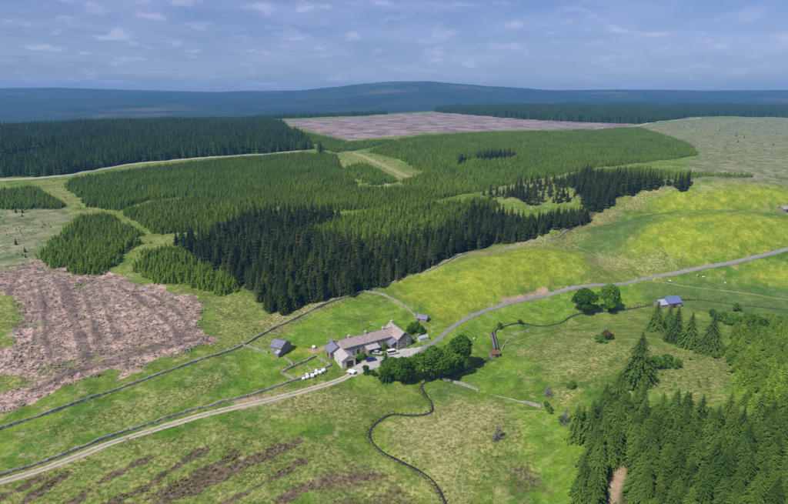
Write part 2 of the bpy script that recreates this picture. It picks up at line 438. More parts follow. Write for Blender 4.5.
# ------------------------------------------------------------------ land cover (outlines on the ground)
REG = {
    'clear': [[(0, 268), (30, 262), (62, 261), (95, 271), (130, 281), (165, 290), (196, 297), (203, 308), (199, 322), (214, 342), (180, 356), (120, 374), (70, 386), (42, 401), (-30, 428), (-60, 420), (-40, 300)]],
    'notclear': [[(-30, 288), (14, 292), (20, 315), (14, 345), (-30, 352)], [(-20, 372), (22, 374), (26, 384), (10, 391), (-20, 394)], [(95, 386), (110, 374), (70, 383)]],
    'yellow': [[(392, 283), (420, 273), (470, 259), (520, 248), (560, 247), (592, 258), (585, 268), (545, 282), (510, 295), (480, 305), (455, 318), (432, 322), (418, 306), (402, 295)],
               [(632, 243), (655, 226), (700, 214), (740, 213), (800, 222), (800, 243), (740, 256), (700, 262), (660, 258), (640, 252)],
               [(645, 203), (665, 192), (720, 186), (800, 190), (800, 204), (740, 209), (690, 212), (655, 211)],
               [(288, 373), (301, 367), (310, 371), (299, 378)], [(292, 349), (306, 346), (316, 351), (306, 357), (294, 357)],
               [(740, 272), (800, 262), (800, 284), (765, 281)]],
    'bright': [[(246, 347), (300, 321), (350, 299), (380, 297), (404, 308), (418, 326), (400, 332), (345, 343), (320, 352), (300, 366), (281, 372), (258, 356)],
               [(215, 404), (235, 375), (250, 352), (290, 360), (281, 376), (262, 389)], [(432, 340), (455, 322), (500, 307), (560, 295), (640, 281), (640, 300), (590, 308), (520, 320), (480, 355), (440, 352)],
               [(445, 376), (480, 364), (500, 352), (540, 360), (520, 384), (490, 392), (460, 384)], [(515, 415), (560, 410), (600, 440), (585, 504), (530, 504), (520, 450)], [(198, 318), (225, 300), (240, 312), (205, 332)]],
    'rough': [[(395, 430), (450, 402), (490, 405), (515, 430), (520, 470), (480, 504), (440, 480), (405, 455)], [(520, 352), (560, 330), (600, 330), (620, 350), (605, 390), (560, 396), (535, 376)],
              [(620, 350), (650, 345), (730, 350), (745, 385), (700, 400), (650, 385)], [(205, 300), (245, 300), (262, 318), (300, 307), (340, 292), (420, 265), (490, 246), (560, 238), (600, 212), (640, 191), (700, 180), (660, 196), (615, 218), (570, 248), (470, 257), (385, 283), (345, 300), (250, 347), (215, 348), (203, 330)],
              [(280, 390), (340, 385), (380, 400), (365, 430), (300, 425)], [(0, 480), (120, 445), (230, 425), (330, 440), (390, 470), (400, 504), (0, 510)], [(240, 375), (200, 380), (120, 405), (40, 430), (60, 440), (180, 405)],
              [(36, 180), (60, 178), (110, 208), (140, 235), (165, 238), (190, 231), (185, 242), (150, 250), (135, 280), (120, 285), (130, 250), (100, 212), (60, 208)],
              [(330, 160), (350, 150), (385, 158), (425, 178), (400, 188), (370, 178), (345, 168)], [(480, 186), (530, 175), (590, 172), (610, 185), (580, 200), (530, 205), (500, 200)], [(650, 255), (625, 272), (655, 275), (690, 266)], [(-30, 280), (20, 285), (26, 320), (18, 350), (-30, 360)], [(-20, 368), (28, 370), (30, 388), (-20, 398)]],
    'moor': [[(-20, 208), (60, 207), (74, 214), (60, 232), (38, 256), (62, 262), (-20, 270)], [(620, 128), (700, 118), (800, 116), (800, 190), (720, 180), (650, 190), (690, 172), (700, 150)]],
    'farclear': [[(276, 121), (330, 119), (380, 115), (440, 112), (560, 119), (645, 125), (600, 129), (520, 130), (430, 133), (345, 141), (322, 134)]],
    'floor': [],
    'peatpatch': [[(295, 478), (330, 470), (380, 472), (392, 482), (360, 492), (300, 500)], [(500, 470), (530, 462), (535, 490), (505, 500)], [(300, 494), (400, 490), (420, 510), (300, 515)]],
    'earth': [[(308, 350), (345, 339), (348, 343), (314, 353)], [(600, 520), (606, 484), (618, 464), (630, 464), (624, 490), (618, 525)], [(232, 402), (268, 394), (272, 402), (240, 410)], [(500, 300), (545, 287), (548, 291), (505, 304)]],
    'lush': [[(560, 222), (620, 205), (660, 218), (630, 240), (600, 262), (570, 250)], [(640, 285), (720, 280), (800, 290), (800, 318), (720, 312), (650, 300)], [(430, 400), (445, 380), (470, 384), (460, 398)]],
    'pale': [[(395, 428), (440, 405), (488, 402), (505, 418), (482, 440), (452, 466), (476, 500), (470, 515), (440, 505), (428, 472), (400, 450)], [(264, 322), (300, 309), (345, 293), (368, 289), (347, 297), (300, 316), (266, 332)], [(420, 268), (480, 250), (560, 239), (600, 214), (640, 192), (690, 182), (640, 198), (606, 222), (562, 245), (480, 255), (425, 274)], [(232, 402), (275, 392), (340, 392), (350, 404), (300, 412), (250, 412)], [(650, 258), (622, 268), (590, 262), (600, 255), (640, 262), (660, 262)], [(690, 200), (720, 178), (800, 172), (800, 184), (730, 186)]],
    'flower': [[(20, 430), (120, 398), (200, 374), (240, 362), (245, 372), (180, 400), (80, 432), (20, 450)]],
}
PEAT_LINES = [[(0, 498), (20, 488), (40, 478)], [(170, 494), (215, 474), (262, 452), (285, 446)], [(120, 508), (165, 490), (200, 474), (235, 455)], [(280, 500), (310, 486), (345, 478), (385, 476)],[(20, 506), (45, 488), (69, 473)], [(66, 506), (100, 482), (148, 458)], [(104, 506), (150, 484), (175, 466), (202, 450)], [(150, 506), (200, 486), (240, 468), (270, 455), (300, 441)],
              [(220, 506), (255, 488), (302, 462)]]
BRASH_LINES = [[(18, 268), (30, 285), (36, 310), (34, 345)], [(50, 272), (62, 292), (70, 318), (84, 360)], [(100, 283), (104, 305), (118, 340)], [(120, 288), (140, 300), (170, 325), (180, 345)], [(60, 375), (120, 358), (185, 336)], [(25, 270), (10, 290), (16, 330)], [(150, 295), (175, 310), (190, 330)], [(40, 300), (45, 330), (50, 360)], [(84, 290), (95, 330), (100, 352)], [(22, 268), (38, 284), (44, 312), (42, 347)], [(56, 272), (68, 292), (76, 318), (90, 358)], [(110, 362), (150, 352), (195, 340)], [(30, 392), (80, 372), (120, 364)]]

# tree blocks: outlines of where the trunks stand (third value = canopy height at a hidden far edge)
YH, DH, FH = 6.5, 14.0, 15.0
BLOCK = {
    'young_a': [(34, 258), (58, 233, 3), (76, 213, 4), (107, 208, 4), (143, 235), (131, 254), (100, 276), (72, 277), (52, 268)],
    'young_b': [(137, 246, 4), (168, 241, 4), (208, 260), (232, 275), (245, 291), (221, 297), (184, 285), (156, 285), (133, 272)],
    'young_c': [(121, 207, 4), (155, 198, 4), (195, 194, 4), (262, 190, YH), (300, 198), (260, 216), (213, 232), (160, 236), (136, 226)],
    'young_d': [(63, 184, 3), (72, 177, 3), (127, 169, 3), (203, 159.5, 3), (254, 155.5, 3), (300, 152, 3), (336, 153, 4), (342, 170), (360, 188), (420, 190), (455, 196), (415, 212), (330, 210), (280, 210), (262, 200), (190, 200), (178, 197), (150, 201), (118, 212), (90, 208)],
    'young_e': [(-30, 187, YH), (35, 181, YH), (66, 206), (60, 209), (-30, 209)],
    'young_f': [(400, 182), (425, 174), (400, 160), (368, 148, YH), (400, 137, 4), (480, 131.5, 4), (560, 130, 4), (640, 126.5, 4), (690, 145), (697, 156), (640, 163), (596, 168), (555, 176), (510, 184), (470, 194), (440, 200), (410, 196)],
    'young_k': [(322, 146, 4), (345, 141, 4), (372, 138.5, 4), (398, 138, 4), (370, 148), (352, 151), (335, 153)],
    'young_l': [(300, 131, 3), (330, 137, 3), (348, 140, 3), (338, 150), (322, 150)],
    'young_g': [(341, 163, YH), (365, 158, YH), (400, 182), (372, 187), (352, 178)],
    'young_h': [(590, 165, 5), (640, 163, 5), (700, 170, 4), (760, 173, 3), (700, 178), (650, 182), (600, 176)],
    'mid_i': [(300, 214, 8), (360, 205, 8), (430, 196, 8), (480, 190, 8), (500, 205), (470, 228), (440, 246), (380, 256), (320, 246)],
    'dark_a': [(172, 243), (205, 219, DH), (250, 199, DH), (330, 196, DH), (340, 205, DH), (300, 214, DH), (320, 222, DH), (380, 226, DH), (440, 214, DH), (480, 192, DH), (500, 200, DH), (545, 205, DH), (590, 197, DH), (560, 172, DH), (590, 161, DH), (640, 166, DH), (690, 175, DH), (692, 181), (640, 191), (612, 201), (596, 214), (564, 230), (529, 240), (493, 244), (470, 252), (422, 270), (359, 292), (320, 301), (288, 310), (265, 313), (262, 300), (235, 284), (200, 262)],
    'dark_b': [(458, 156, 11), (490, 147, 11), (530, 149, 11), (530, 157), (490, 162), (462, 162)],
    'far_a': [(-60, 179), (60, 176), (130, 163), (250, 154), (320, 149), (327, 146, FH), (306, 133, FH), (288, 123, FH), (270, 114, FH), (200, 115, FH), (100, 119, FH), (-60, 122, FH)],
    'far_b': [(436, 112), (520, 119), (575, 122), (640, 124), (690, 117), (720, 116), (830, 118), (830, 101, FH), (640, 101, FH), (540, 101, FH), (470, 104, FH), (436, 108, FH)],
    'far_c': [(292, 121), (310, 119), (345, 117), (384, 114.6), (386, 113), (340, 114.6), (300, 116.5), (285, 119)],
    'near': [(573, 512), (583, 485), (590, 462), (600, 440), (588, 402, 13), (597, 381, 13), (650, 377, 13), (700, 388, 13), (740, 394, 14), (800, 388, 14), (850, 420), (850, 590), (740, 620), (640, 600), (590, 550)],
    'scrub': [(722, 352), (738, 322), (760, 318), (800, 322), (830, 360), (830, 425), (760, 420), (735, 400), (728, 376)],
}
BLOCKW = {k: hits(v) for k, v in BLOCK.items()}
BLOCKW['far_c'] = np.array([(-430, 1560), (-330, 1660), (-200, 1800), (-60, 1960), (-20, 2040), (-40, 2110), (-180, 1960), (-330, 1830), (-480, 1640)], float)

# ------------------------------------------------------------------ the ground sheet
def build_ground():
    ys = [40.0]
    while ys[-1] < 3700: ys.append(ys[-1] + min(max(0.0042 * ys[-1], 0.95), 30))
    ys = np.array(ys); u = np.linspace(-1, 1, 600)
    Y = np.repeat(ys[:, None], len(u), 1); X = u[None, :] * (0.92 * Y + 130)
    x, y = X.ravel(), Y.ravel()
    z = ground_z(x, y)
    nA = fbm(x / 14, y / 14, 21, 3) - 0.5
    def wt(polys, soft, wob):
        wgt = np.zeros(x.shape)
        for P in polys:
            W_ = hits(P)
            x0, y0 = W_.min(0) - 60; x1, y1 = W_.max(0) + 60
            m = (x > x0) & (x < x1) & (y > y0) & (y < y1)
            if not m.any(): continue
            s = np.maximum(1.0, y[m] / 350.0)
            sd = sdist(W_, x[m], y[m]) + nA[m] * wob * s
            wgt[m] = np.maximum(wgt[m], np.clip(0.5 + sd / (2 * soft * s), 0, 1))
        return wgt
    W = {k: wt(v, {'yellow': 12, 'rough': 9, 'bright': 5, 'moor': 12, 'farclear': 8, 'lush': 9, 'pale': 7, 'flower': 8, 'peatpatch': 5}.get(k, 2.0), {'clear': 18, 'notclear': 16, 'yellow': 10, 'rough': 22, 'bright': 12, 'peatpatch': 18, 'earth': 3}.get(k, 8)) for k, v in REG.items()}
    W['clear'] = W['clear'] * (1 - W['notclear'])
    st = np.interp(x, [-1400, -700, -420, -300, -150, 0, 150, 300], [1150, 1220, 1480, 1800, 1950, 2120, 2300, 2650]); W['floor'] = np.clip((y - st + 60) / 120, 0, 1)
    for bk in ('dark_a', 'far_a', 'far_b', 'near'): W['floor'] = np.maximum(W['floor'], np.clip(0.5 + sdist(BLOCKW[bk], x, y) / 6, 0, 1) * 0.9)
    peat = np.zeros(x.shape); m = y < 240
    for L in PEAT_LINES:
        d = ldist(smooth_line(hits(L), 2), x[m], y[m]) + nA[m] * 3.5 + (fbm(x[m] / 3, y[m] / 3, 44, 2) - 0.5) * 3
        peat[m] = np.maximum(peat[m], np.clip(1.15 - d / 2.2, 0, 1))
        z[m] -= 0.45 * np.clip(1 - d / 2.2, 0, 1)
    peat = np.maximum(peat, W['peatpatch'] * 0.55)
    brash = np.zeros(x.shape); m = (y < 480) & (x < 0)
    for L in BRASH_LINES:
        d = ldist(smooth_line(hits(L), 3), x[m], y[m]) + nA[m] * 3
        brash[m] = np.maximum(brash[m], np.clip(1.15 - d / 1.6, 0, 1))
        z[m] += 0.5 * np.clip(1 - d / 3.0, 0, 1) * (0.5 + vnoise(x[m] / 2, y[m] / 2, 5))
    W['floor'] *= 1 - W['earth']
    z += W['clear'] * (fbm(x / 3.5, y / 3.5, 31, 2) - 0.5) * 1.1
    z += W['rough'] * (fbm(x / 4, y / 4, 33, 2) - 0.5) * 0.5 * (y < 500)
    n, mcol = len(ys), len(u)
    me = bpy.data.meshes.new('ground')
    me.vertices.add(n * mcol)
    co = np.stack([x, y, z], 1).astype(np.float32)
    me.vertices.foreach_set('co', co.ravel())
    i = np.arange(n - 1)[:, None] * mcol + np.arange(mcol - 1)[None, :]
    q = np.stack([i, i + 1, i + 1 + mcol, i + mcol], -1).reshape(-1, 4).astype(np.int32)
    me.loops.add(q.size); me.loops.foreach_set('vertex_index', q.ravel())
    me.polygons.add(len(q)); me.polygons.foreach_set('loop_start', np.arange(0, q.size, 4, dtype=np.int32))
    me.update(calc_edges=True)
    me.polygons.foreach_set('use_smooth', np.ones(len(q), bool))
    packs = {'cover_a': ('clear', 'yellow', 'bright', 'rough'), 'cover_b': (peat, 'moor', 'farclear', 'floor'), 'cover_c': (brash, 'earth', 'lush', 'flower'), 'cover_d': ('pale', 'pale', 'pale', 'pale')}
    for nm, ks in packs.items():
        a = me.attributes.new(nm, 'FLOAT_COLOR', 'POINT')
        a.data.foreach_set('color', np.stack([W[k] if isinstance(k, str) else k for k in ks], 1).astype(np.float32).ravel())
    return me

def ground_mat():
    m, n = new_mat('land')
    co = n.node('ShaderNodeTexCoord').outputs['Object']
    def att(nm):
        a = n.node('ShaderNodeAttribute', attribute_name=nm)
        s = n.node('ShaderNodeSeparateColor', {0: a.outputs['Color']})
        return [s.outputs[0], s.outputs[1], s.outputs[2], a.outputs['Alpha']]
    clear, yellow, bright, rough = att('cover_a')
    peat, moor, farc, floor = att('cover_b')
    brash, earth, lush, flower = att('cover_c')
    n_big = n.noise(co, 0.011, 4, 0.55); n_mid = n.noise(co, 0.05, 4, 0.6, 0.6); n_sm = n.noise(co, 0.22, 4, 0.62, 0.4); n_fine = n.noise(co, 0.85, 4, 0.65); n_tiny = n.noise(co, 2.6, 3, 0.65)
    def edge(wgt, nz, amp=0.7, w_=0.18):
        return n.ramp(n.math('ADD', wgt, n.math('MULTIPLY', n.math('SUBTRACT', nz, 0.5), amp)), 0.5 - w_, 0.5 + w_)
    # pasture
    g = n.mix(n.ramp(n_mid, 0.36, 0.64), (0.070, 0.155, 0.012), (0.150, 0.228, 0.024))
    g = n.mix(n.ramp(n.noise(co, 0.028, 5, 0.65, 0.8), 0.50, 0.62, 0.0, 0.8), g, (0.065, 0.140, 0.012))
    g = n.mix(n.ramp(n_big, 0.42, 0.64, 0.0, 0.45), g, (0.190, 0.205, 0.042))
    g = n.mix(n.ramp(n_sm, 0.50, 0.68, 0.0, 0.7), g, (0.290, 0.260, 0.090))
    # lush green field
    b = n.mix(n.ramp(n_mid, 0.35, 0.66), (0.095, 0.185, 0.013), (0.160, 0.258, 0.022))
    b = n.mix(n.ramp(n_sm, 0.50, 0.68, 0.0, 0.55), b, (0.24, 0.28, 0.06))
    c = n.mix(edge(bright, n_mid, 0.8, 0.3), g, b)
    c = n.mix(n.math('MULTIPLY', edge(lush, n_mid, 0.7, 0.3), 0.75), c, (0.075, 0.135, 0.030))
    # buttercup meadow
    yl = n.mix(n.ramp(n_sm, 0.35, 0.66), (0.175, 0.245, 0.016), (0.265, 0.290, 0.020))
    yl = n.mix(n.ramp(n_mid, 0.50, 0.70, 0.0, 0.7), yl, (0.135, 0.220, 0.022))
    c = n.mix(edge(yellow, n_mid, 0.55, 0.34), c, yl)
    # rough tussocky ground
    r_ = n.mix(n.ramp(n_fine, 0.36, 0.66), (0.110, 0.155, 0.024), (0.350, 0.295, 0.120))
    r_ = n.mix(n.ramp(n_sm, 0.40, 0.62, 0.0, 0.7), r_, (0.125, 0.205, 0.025))
    c = n.mix(n.math('MULTIPLY', edge(rough, n_mid, 0.9, 0.3), 0.85), c, r_)
    pale = att('cover_d')[0]
    c = n.mix(n.math('MULTIPLY', edge(pale, n_mid, 0.9, 0.35), 0.75), c, n.mix(n.ramp(n_fine, 0.3, 0.7), (0.195, 0.205, 0.060), (0.340, 0.305, 0.135)))
    # moor
    mo = n.mix(n.ramp(n.noise(co, 0.10, 6, 0.72), 0.40, 0.60), (0.125, 0.165, 0.055), (0.250, 0.235, 0.125))
    mo = n.mix(n.ramp(n.noise(co, 0.09, 5, 0.7), 0.54, 0.66, 0.0, 0.8), mo, (0.30, 0.27, 0.23))
    mo = n.mix(n.ramp(n.noise(co, 0.035, 5, 0.7), 0.55, 0.68, 0.0, 0.8), mo, (0.065, 0.11, 0.03))
    c = n.mix(edge(moor, n_mid, 0.6, 0.25), c, mo)
    # white flowers and bleached tufts speckle
    sp = n.ramp(n.math('ADD', n_tiny, n.math('MULTIPLY', n_sm, 0.5)), 0.83, 0.95)
    c = n.mix(n.math('MULTIPLY', sp, n.math('ADD', 0.22, n.math('MULTIPLY', flower, 0.6))), c, (0.50, 0.49, 0.36))
    # bare earth, peat
    c = n.mix(edge(earth, n_sm, 0.6, 0.2), c, n.mix(n_fine, (0.42, 0.31, 0.20), (0.27, 0.20, 0.12)))
    pt = n.mix(n.ramp(n_fine, 0.35, 0.65), (0.075, 0.050, 0.036), (0.165, 0.115, 0.080))
    c = n.mix(n.math('MULTIPLY', edge(peat, n_sm, 0.9, 0.2), 0.88), c, pt)
    # felled ground
    cf = n.mix(n.ramp(n_fine, 0.34, 0.66), (0.250, 0.170, 0.130), (0.460, 0.335, 0.265))
    cf = n.mix(n.ramp(n_sm, 0.52, 0.66, 0.0, 0.65), cf, (0.50, 0.39, 0.31))
    cf = n.mix(n.ramp(n_tiny, 0.58, 0.72, 0.0, 0.6), cf, (0.075, 0.058, 0.048))
    cf = n.mix(n.ramp(n.noise(co, 0.075, 5, 0.65), 0.55, 0.63, 0.0, 0.8), cf, n.mix(n_fine, (0.09, 0.13, 0.03), (0.24, 0.23, 0.09)))
    cf = n.mix(n.ramp(n.noise(n.vmath('MULTIPLY', co, (1.0, 0.35, 1.0)), 0.5, 4, 0.7), 0.60, 0.68, 0.0, 0.7), cf, (0.56, 0.47, 0.40))
    cf = n.mix(n.ramp(n.noise(co, 0.03, 4, 0.6), 0.54, 0.68, 0.0, 0.45), cf, n.mix(n_fine, (0.16, 0.115, 0.09), (0.32, 0.23, 0.18)))
    cf = n.mix(n.math('MULTIPLY', edge(brash, n_sm, 1.3, 0.35), 0.7), cf, n.mix(n_fine, (0.060, 0.046, 0.040), (0.15, 0.115, 0.10)))
    c = n.mix(edge(clear, n_sm, 0.7, 0.15), c, cf)
    fc = n.mix(n.ramp(n.noise(co, 0.03, 5, 0.65, 0.5), 0.36, 0.64), (0.150, 0.112, 0.105), (0.335, 0.265, 0.245))
    fc = n.mix(n.ramp(n.noise(co, 0.014, 4, 0.6), 0.55, 0.68, 0.0, 0.6), fc, (0.13, 0.13, 0.06))
    c = n.mix(edge(farc, n_mid, 0.5, 0.25), c, fc)
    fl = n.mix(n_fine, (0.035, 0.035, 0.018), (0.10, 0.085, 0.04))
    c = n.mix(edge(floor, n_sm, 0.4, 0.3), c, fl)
    c = n.mix(1.0, c, n.mix(n.ramp(n_fine, 0.28, 0.72), (0.74, 0.76, 0.72), (1.24, 1.22, 1.26)), 'MULTIPLY')
    c = n.mix(1.0, c, n.mix(n.ramp(n.noise(co, 0.14, 5, 0.7, 0.6), 0.34, 0.66), (0.76, 0.80, 0.74), (1.20, 1.16, 1.22)), 'MULTIPLY')
    h = n.math('ADD', n.math('MULTIPLY', n_fine, 0.55), n.math('ADD', n.math('MULTIPLY', n_tiny, 0.25), n.math('MULTIPLY', n_sm, 1.2)))
    finish(n, c, 0.95, h, 0.75, 0.08, strength=0.7)
ground_mat()

def scatter(P, spacing, jit=0.42, keep=1.0, grow=None):
    x0, y0 = P.min(0); x1, y1 = P.max(0)
    gx, gy = np.meshgrid(np.arange(x0, x1, spacing), np.arange(y0, y1, spacing))
    x = gx.ravel() + rng.uniform(-jit, jit, gx.size) * spacing; y = gy.ravel() + rng.uniform(-jit, jit, gx.size) * spacing
    sd = sdist(P, x, y) + (fbm(x / 11, y / 11, 77, 2) - 0.5) * 9
    m = (sd > 0) & (rng.random(x.size) < keep) & (np.abs(x) < 0.9 * y + 120)
    return x[m], y[m], sd[m]

me = build_ground()
ground = link('ground', me)
me.materials.append(MATS['land'])
tag(ground, 'rolling green and yellow upland pasture, moor and felled ground', 'ground', kind='structure')

# ------------------------------------------------------------------ far hills
def build_hills():
    xs = np.linspace(-7200, 7200, 420); ys = np.concatenate([np.linspace(2500, 4200, 44), np.linspace(4250, 8400, 110)])
    X, Y = np.meshgrid(xs, ys); x, y = X.ravel(), Y.ravel()
    skyl = np.array([(-80, 91), (0, 89.5), (60, 89), (130, 91), (220, 92.5), (300, 91.5), (335, 89), (365, 85), (395, 83), (430, 83), (455, 85.5), (490, 88.5), (560, 91), (620, 90.5), (700, 91.5), (800, 91)], float)
    pxs = 394 + FPX * x / (y * math.cos(PITCH) + 0)
    D = 6200.0
    pyr = np.interp(pxs, skyl[:, 0], skyl[:, 1])
    crest = CAM_H + (100.5 - pyr) / FPX * D * 0.985
    prof = np.clip((y - 2500) / (D - 2500), 0, 1)
    prof = prof * prof * (3 - 2 * prof)
    back = np.clip((y - D) / 2200, 0, 1)
    base = 30.0
    z = base + (crest - base) * prof * (1 - 0.75 * back ** 1.5)
    z = z + (fbm(x / 900, y / 900, 51, 5) - 0.5) * 70 * prof * np.clip(1 - np.abs(y - D) / 3200, 0, 1) * np.where(y > D - 600, 0.25, 1) - 40 * np.clip((2900 - y) / 300, 0, 1)
    n, mc = len(ys), len(xs)
    i = np.arange(n - 1)[:, None] * mc + np.arange(mc - 1)[None, :]
    q = np.stack([i, i + 1, i + 1 + mc, i + mc], -1).reshape(-1, 4)
    me = mesh_from('hills', np.stack([x, y, z], 1), q.tolist(), 'heather', smooth=True)
    return me

m_, n_ = new_mat('heather')
co_ = n_.node('ShaderNodeTexCoord').outputs['Object']
a_ = n_.noise(co_, 0.0022, 6, 0.62, 0.4); b_ = n_.noise(co_, 0.012, 5, 0.6)
c_ = n_.mix(n_.ramp(a_, 0.40, 0.60), (0.012, 0.036, 0.030), (0.030, 0.052, 0.038))
c_ = n_.mix(n_.ramp(n_.noise(co_, 0.0011, 5, 0.6), 0.54, 0.66, 0.0, 0.8), c_, (0.11, 0.095, 0.065))
c_ = n_.mix(n_.ramp(b_, 0.5, 0.7, 0.0, 0.5), c_, (0.014, 0.022, 0.016))
finish(n_, c_, 0.95, None, spec=0.05)
hills = link('hills', build_hills())
tag(hills, 'long dark heather hills along the horizon', 'hill', kind='structure')

# ------------------------------------------------------------------ ribbons: roads, tracks, water
def ribbon(name, line, width, mat, lift, label, cat, cut=0.0, skirt=0.35, cross=3, vary=0.16):
    L = np.array(line); n = len(L)
    d = np.gradient(L, axis=0); d /= np.linalg.norm(d, axis=1)[:, None] + 1e-9
    nr = np.stack([-d[:, 1], d[:, 0]], 1)
    wd = width * (1 + vary * (fbm(np.arange(n) / 5.0, np.zeros(n), 41, 2) - 0.5))
    offs = np.linspace(-0.5, 0.5, cross)
    rows = []
    cz = base_z(L[:, 0], L[:, 1])
    for k, o in enumerate(offs):
        p = L + nr * (o * wd)[:, None]
        z = np.maximum(base_z(p[:, 0], p[:, 1]), cz - 0.15) + lift - cut
        rows.append(np.column_stack([p, z]))
    p = L + nr * (-0.5 * wd - skirt)[:, None]; rows.insert(0, np.column_stack([p, rows[0][:, 2] - 0.6]))
    p = L + nr * (0.5 * wd + skirt)[:, None]; rows.append(np.column_stack([p, rows[-1][:, 2] - 0.6]))
    R = np.stack(rows, 1); k = R.shape[1]
    faces = [(i * k + j, i * k + j + 1, (i + 1) * k + j + 1, (i + 1) * k + j) for i in range(n - 1) for j in range(k - 1)]
    faces = [f[::-1] for f in faces]
    o = link(name, mesh_from(name, R.reshape(-1, 3), faces, mat, smooth=False))
    return tag(o, label, cat, kind='structure')

TRACK = smooth_line(hits([(-40, 496), (0, 482), (60, 463), (130, 437), (200, 416), (260, 402), (300, 392), (340, 380), (356, 371), (372, 364)]), 1.5)
ROAD = smooth_line(hits([(372, 364), (395, 358), (418, 351), (436, 341), (450, 329), (470, 317), (500, 306), (550, 294.5), (600, 285), (645, 278.5), (690, 270), (735, 262), (788, 249), (830, 240)]), 1.5)
ribbon('farm_track', TRACK, 2.6, 'gravel', 0.10, 'pale gravel farm track climbing from the lower left to the farmhouse', 'track')
ribbon('track_verge', TRACK[:-6], 0.65, 'track_grass', 0.15, 'strip of grass growing between the wheel ruts of the gravel track', 'grass', skirt=0.02, vary=1.2)
ribbon('farm_road', ROAD, 2.0, 'tarmac', 0.12, 'narrow grey tarmac road curving past the farm and up the valley', 'road')
ribbon('stream', STREAM_A, 0.5, 'stream_water', 0.0, 'narrow dark stream winding through the rough pasture', 'stream', cut=0.5, skirt=0.1, vary=2.2)
ribbon('stream', STREAM_B, 0.55, 'stream_water', 0.0, 'narrow stream following the valley floor below the road', 'stream', cut=0.5, skirt=0.1, vary=2.2)
FR = [([(-40, 181), (0, 180), (60, 176), (90, 171), (130, 164.5), (190, 159), (250, 155), (300, 151)], 5, 'pale gravel forest road along the front of the dark far forest'),
      ([(352, 152), (372, 160), (398, 172), (420, 181)], 5, 'pale forest ride cutting diagonally through the young plantation'),
      ([(330, 163), (348, 168), (372, 178), (392, 187)], 4, 'pale branch ride below the diagonal forest ride'),
      ([(590, 130), (630, 127), (660, 121.5), (700, 118)], 8, 'pale forest road below the far right wood'),
      ]
for pts, wd, lab in FR:
    ribbon('forest_road', smooth_line(hits(pts), 6), wd, 'ride_grass' if 'ride' in lab else 'forest_gravel', 0.5, lab, 'road', skirt=1.0)

for pts, lab in [([(640, 283), (612, 268), (590, 252), (572, 244)], 'faint trodden path climbing the gully between the yellow hills'), ([(655, 281), (690, 287), (735, 292), (790, 300)], 'faint trodden path along the right valley floor'),
                 ([(456, 478), (464, 455), (478, 432), (520, 412), (556, 412)], 'faint trodden path across the right pasture towards the plantation'), ([(505, 345), (545, 334), (590, 324), (640, 314)], 'faint trodden path above the stream to the blue roofed barn')]:
    ribbon('footpath', smooth_line(hits(pts), 2.5), 0.4, 'path_grass', 0.08, lab, 'path', skirt=0.15, vary=1.6)
FAR_TRACKS = [[(60, 149), (80, 144.5), (102, 140)], [(150, 134), (170, 131)]]
ribbon('forest_road', smooth_line(hits(FAR_TRACKS[0]), 6), 9, 'forest_gravel', 0.6, 'short pale forest road showing inside the far dark forest', 'road', skirt=1.0)
ribbon('forest_road', smooth_line(hits(FAR_TRACKS[1]), 6), 9, 'forest_gravel', 0.6, 'tiny pale road gap farther back in the far dark forest', 'road', skirt=1.0)

def patch(name, pts, mat, lift, label, cat):
    P = hits(pts); x0, y0 = P.min(0); x1, y1 = P.max(0)
    st = 0.8
    xs = np.arange(x0, x1 + st, st); ys = np.arange(y0, y1 + st, st)
    X, Y = np.meshgrid(xs, ys); sd = sdist(P, X.ravel(), Y.ravel()).reshape(X.shape) + (fbm(X / 2.0, Y / 2.0, 9, 2) - 0.5) * 1.0
    Z = base_z(X.ravel(), Y.ravel()).reshape(X.shape) + np.where(sd > 0, lift, lift - 0.4)
    mc = len(xs); faces = []
    for i in range(len(ys) - 1):
        for j in range(mc - 1):
            if max(sd[i, j], sd[i + 1, j], sd[i, j + 1], sd[i + 1, j + 1]) > -0.3:
                faces.append((i * mc + j, i * mc + j + 1, (i + 1) * mc + j + 1, (i + 1) * mc + j))
    used = sorted({k for f in faces for k in f}); re = {k: i for i, k in enumerate(used)}
    V = np.stack([X.ravel(), Y.ravel(), Z.ravel()], 1)[used]
    o = link(name, mesh_from(name, V, [tuple(re[k] for k in f) for f in faces], mat))
    return tag(o, label, cat, kind='structure')
patch('farmyard', [(348, 372), (358, 363), (372, 357.5), (384, 356), (398, 350), (410, 348), (424, 347), (418, 353), (400, 359), (384, 365), (366, 371), (354, 377)], 'yard_concrete', 0.20, 'pale concrete farmyard between the farmhouse and the track', 'yard')

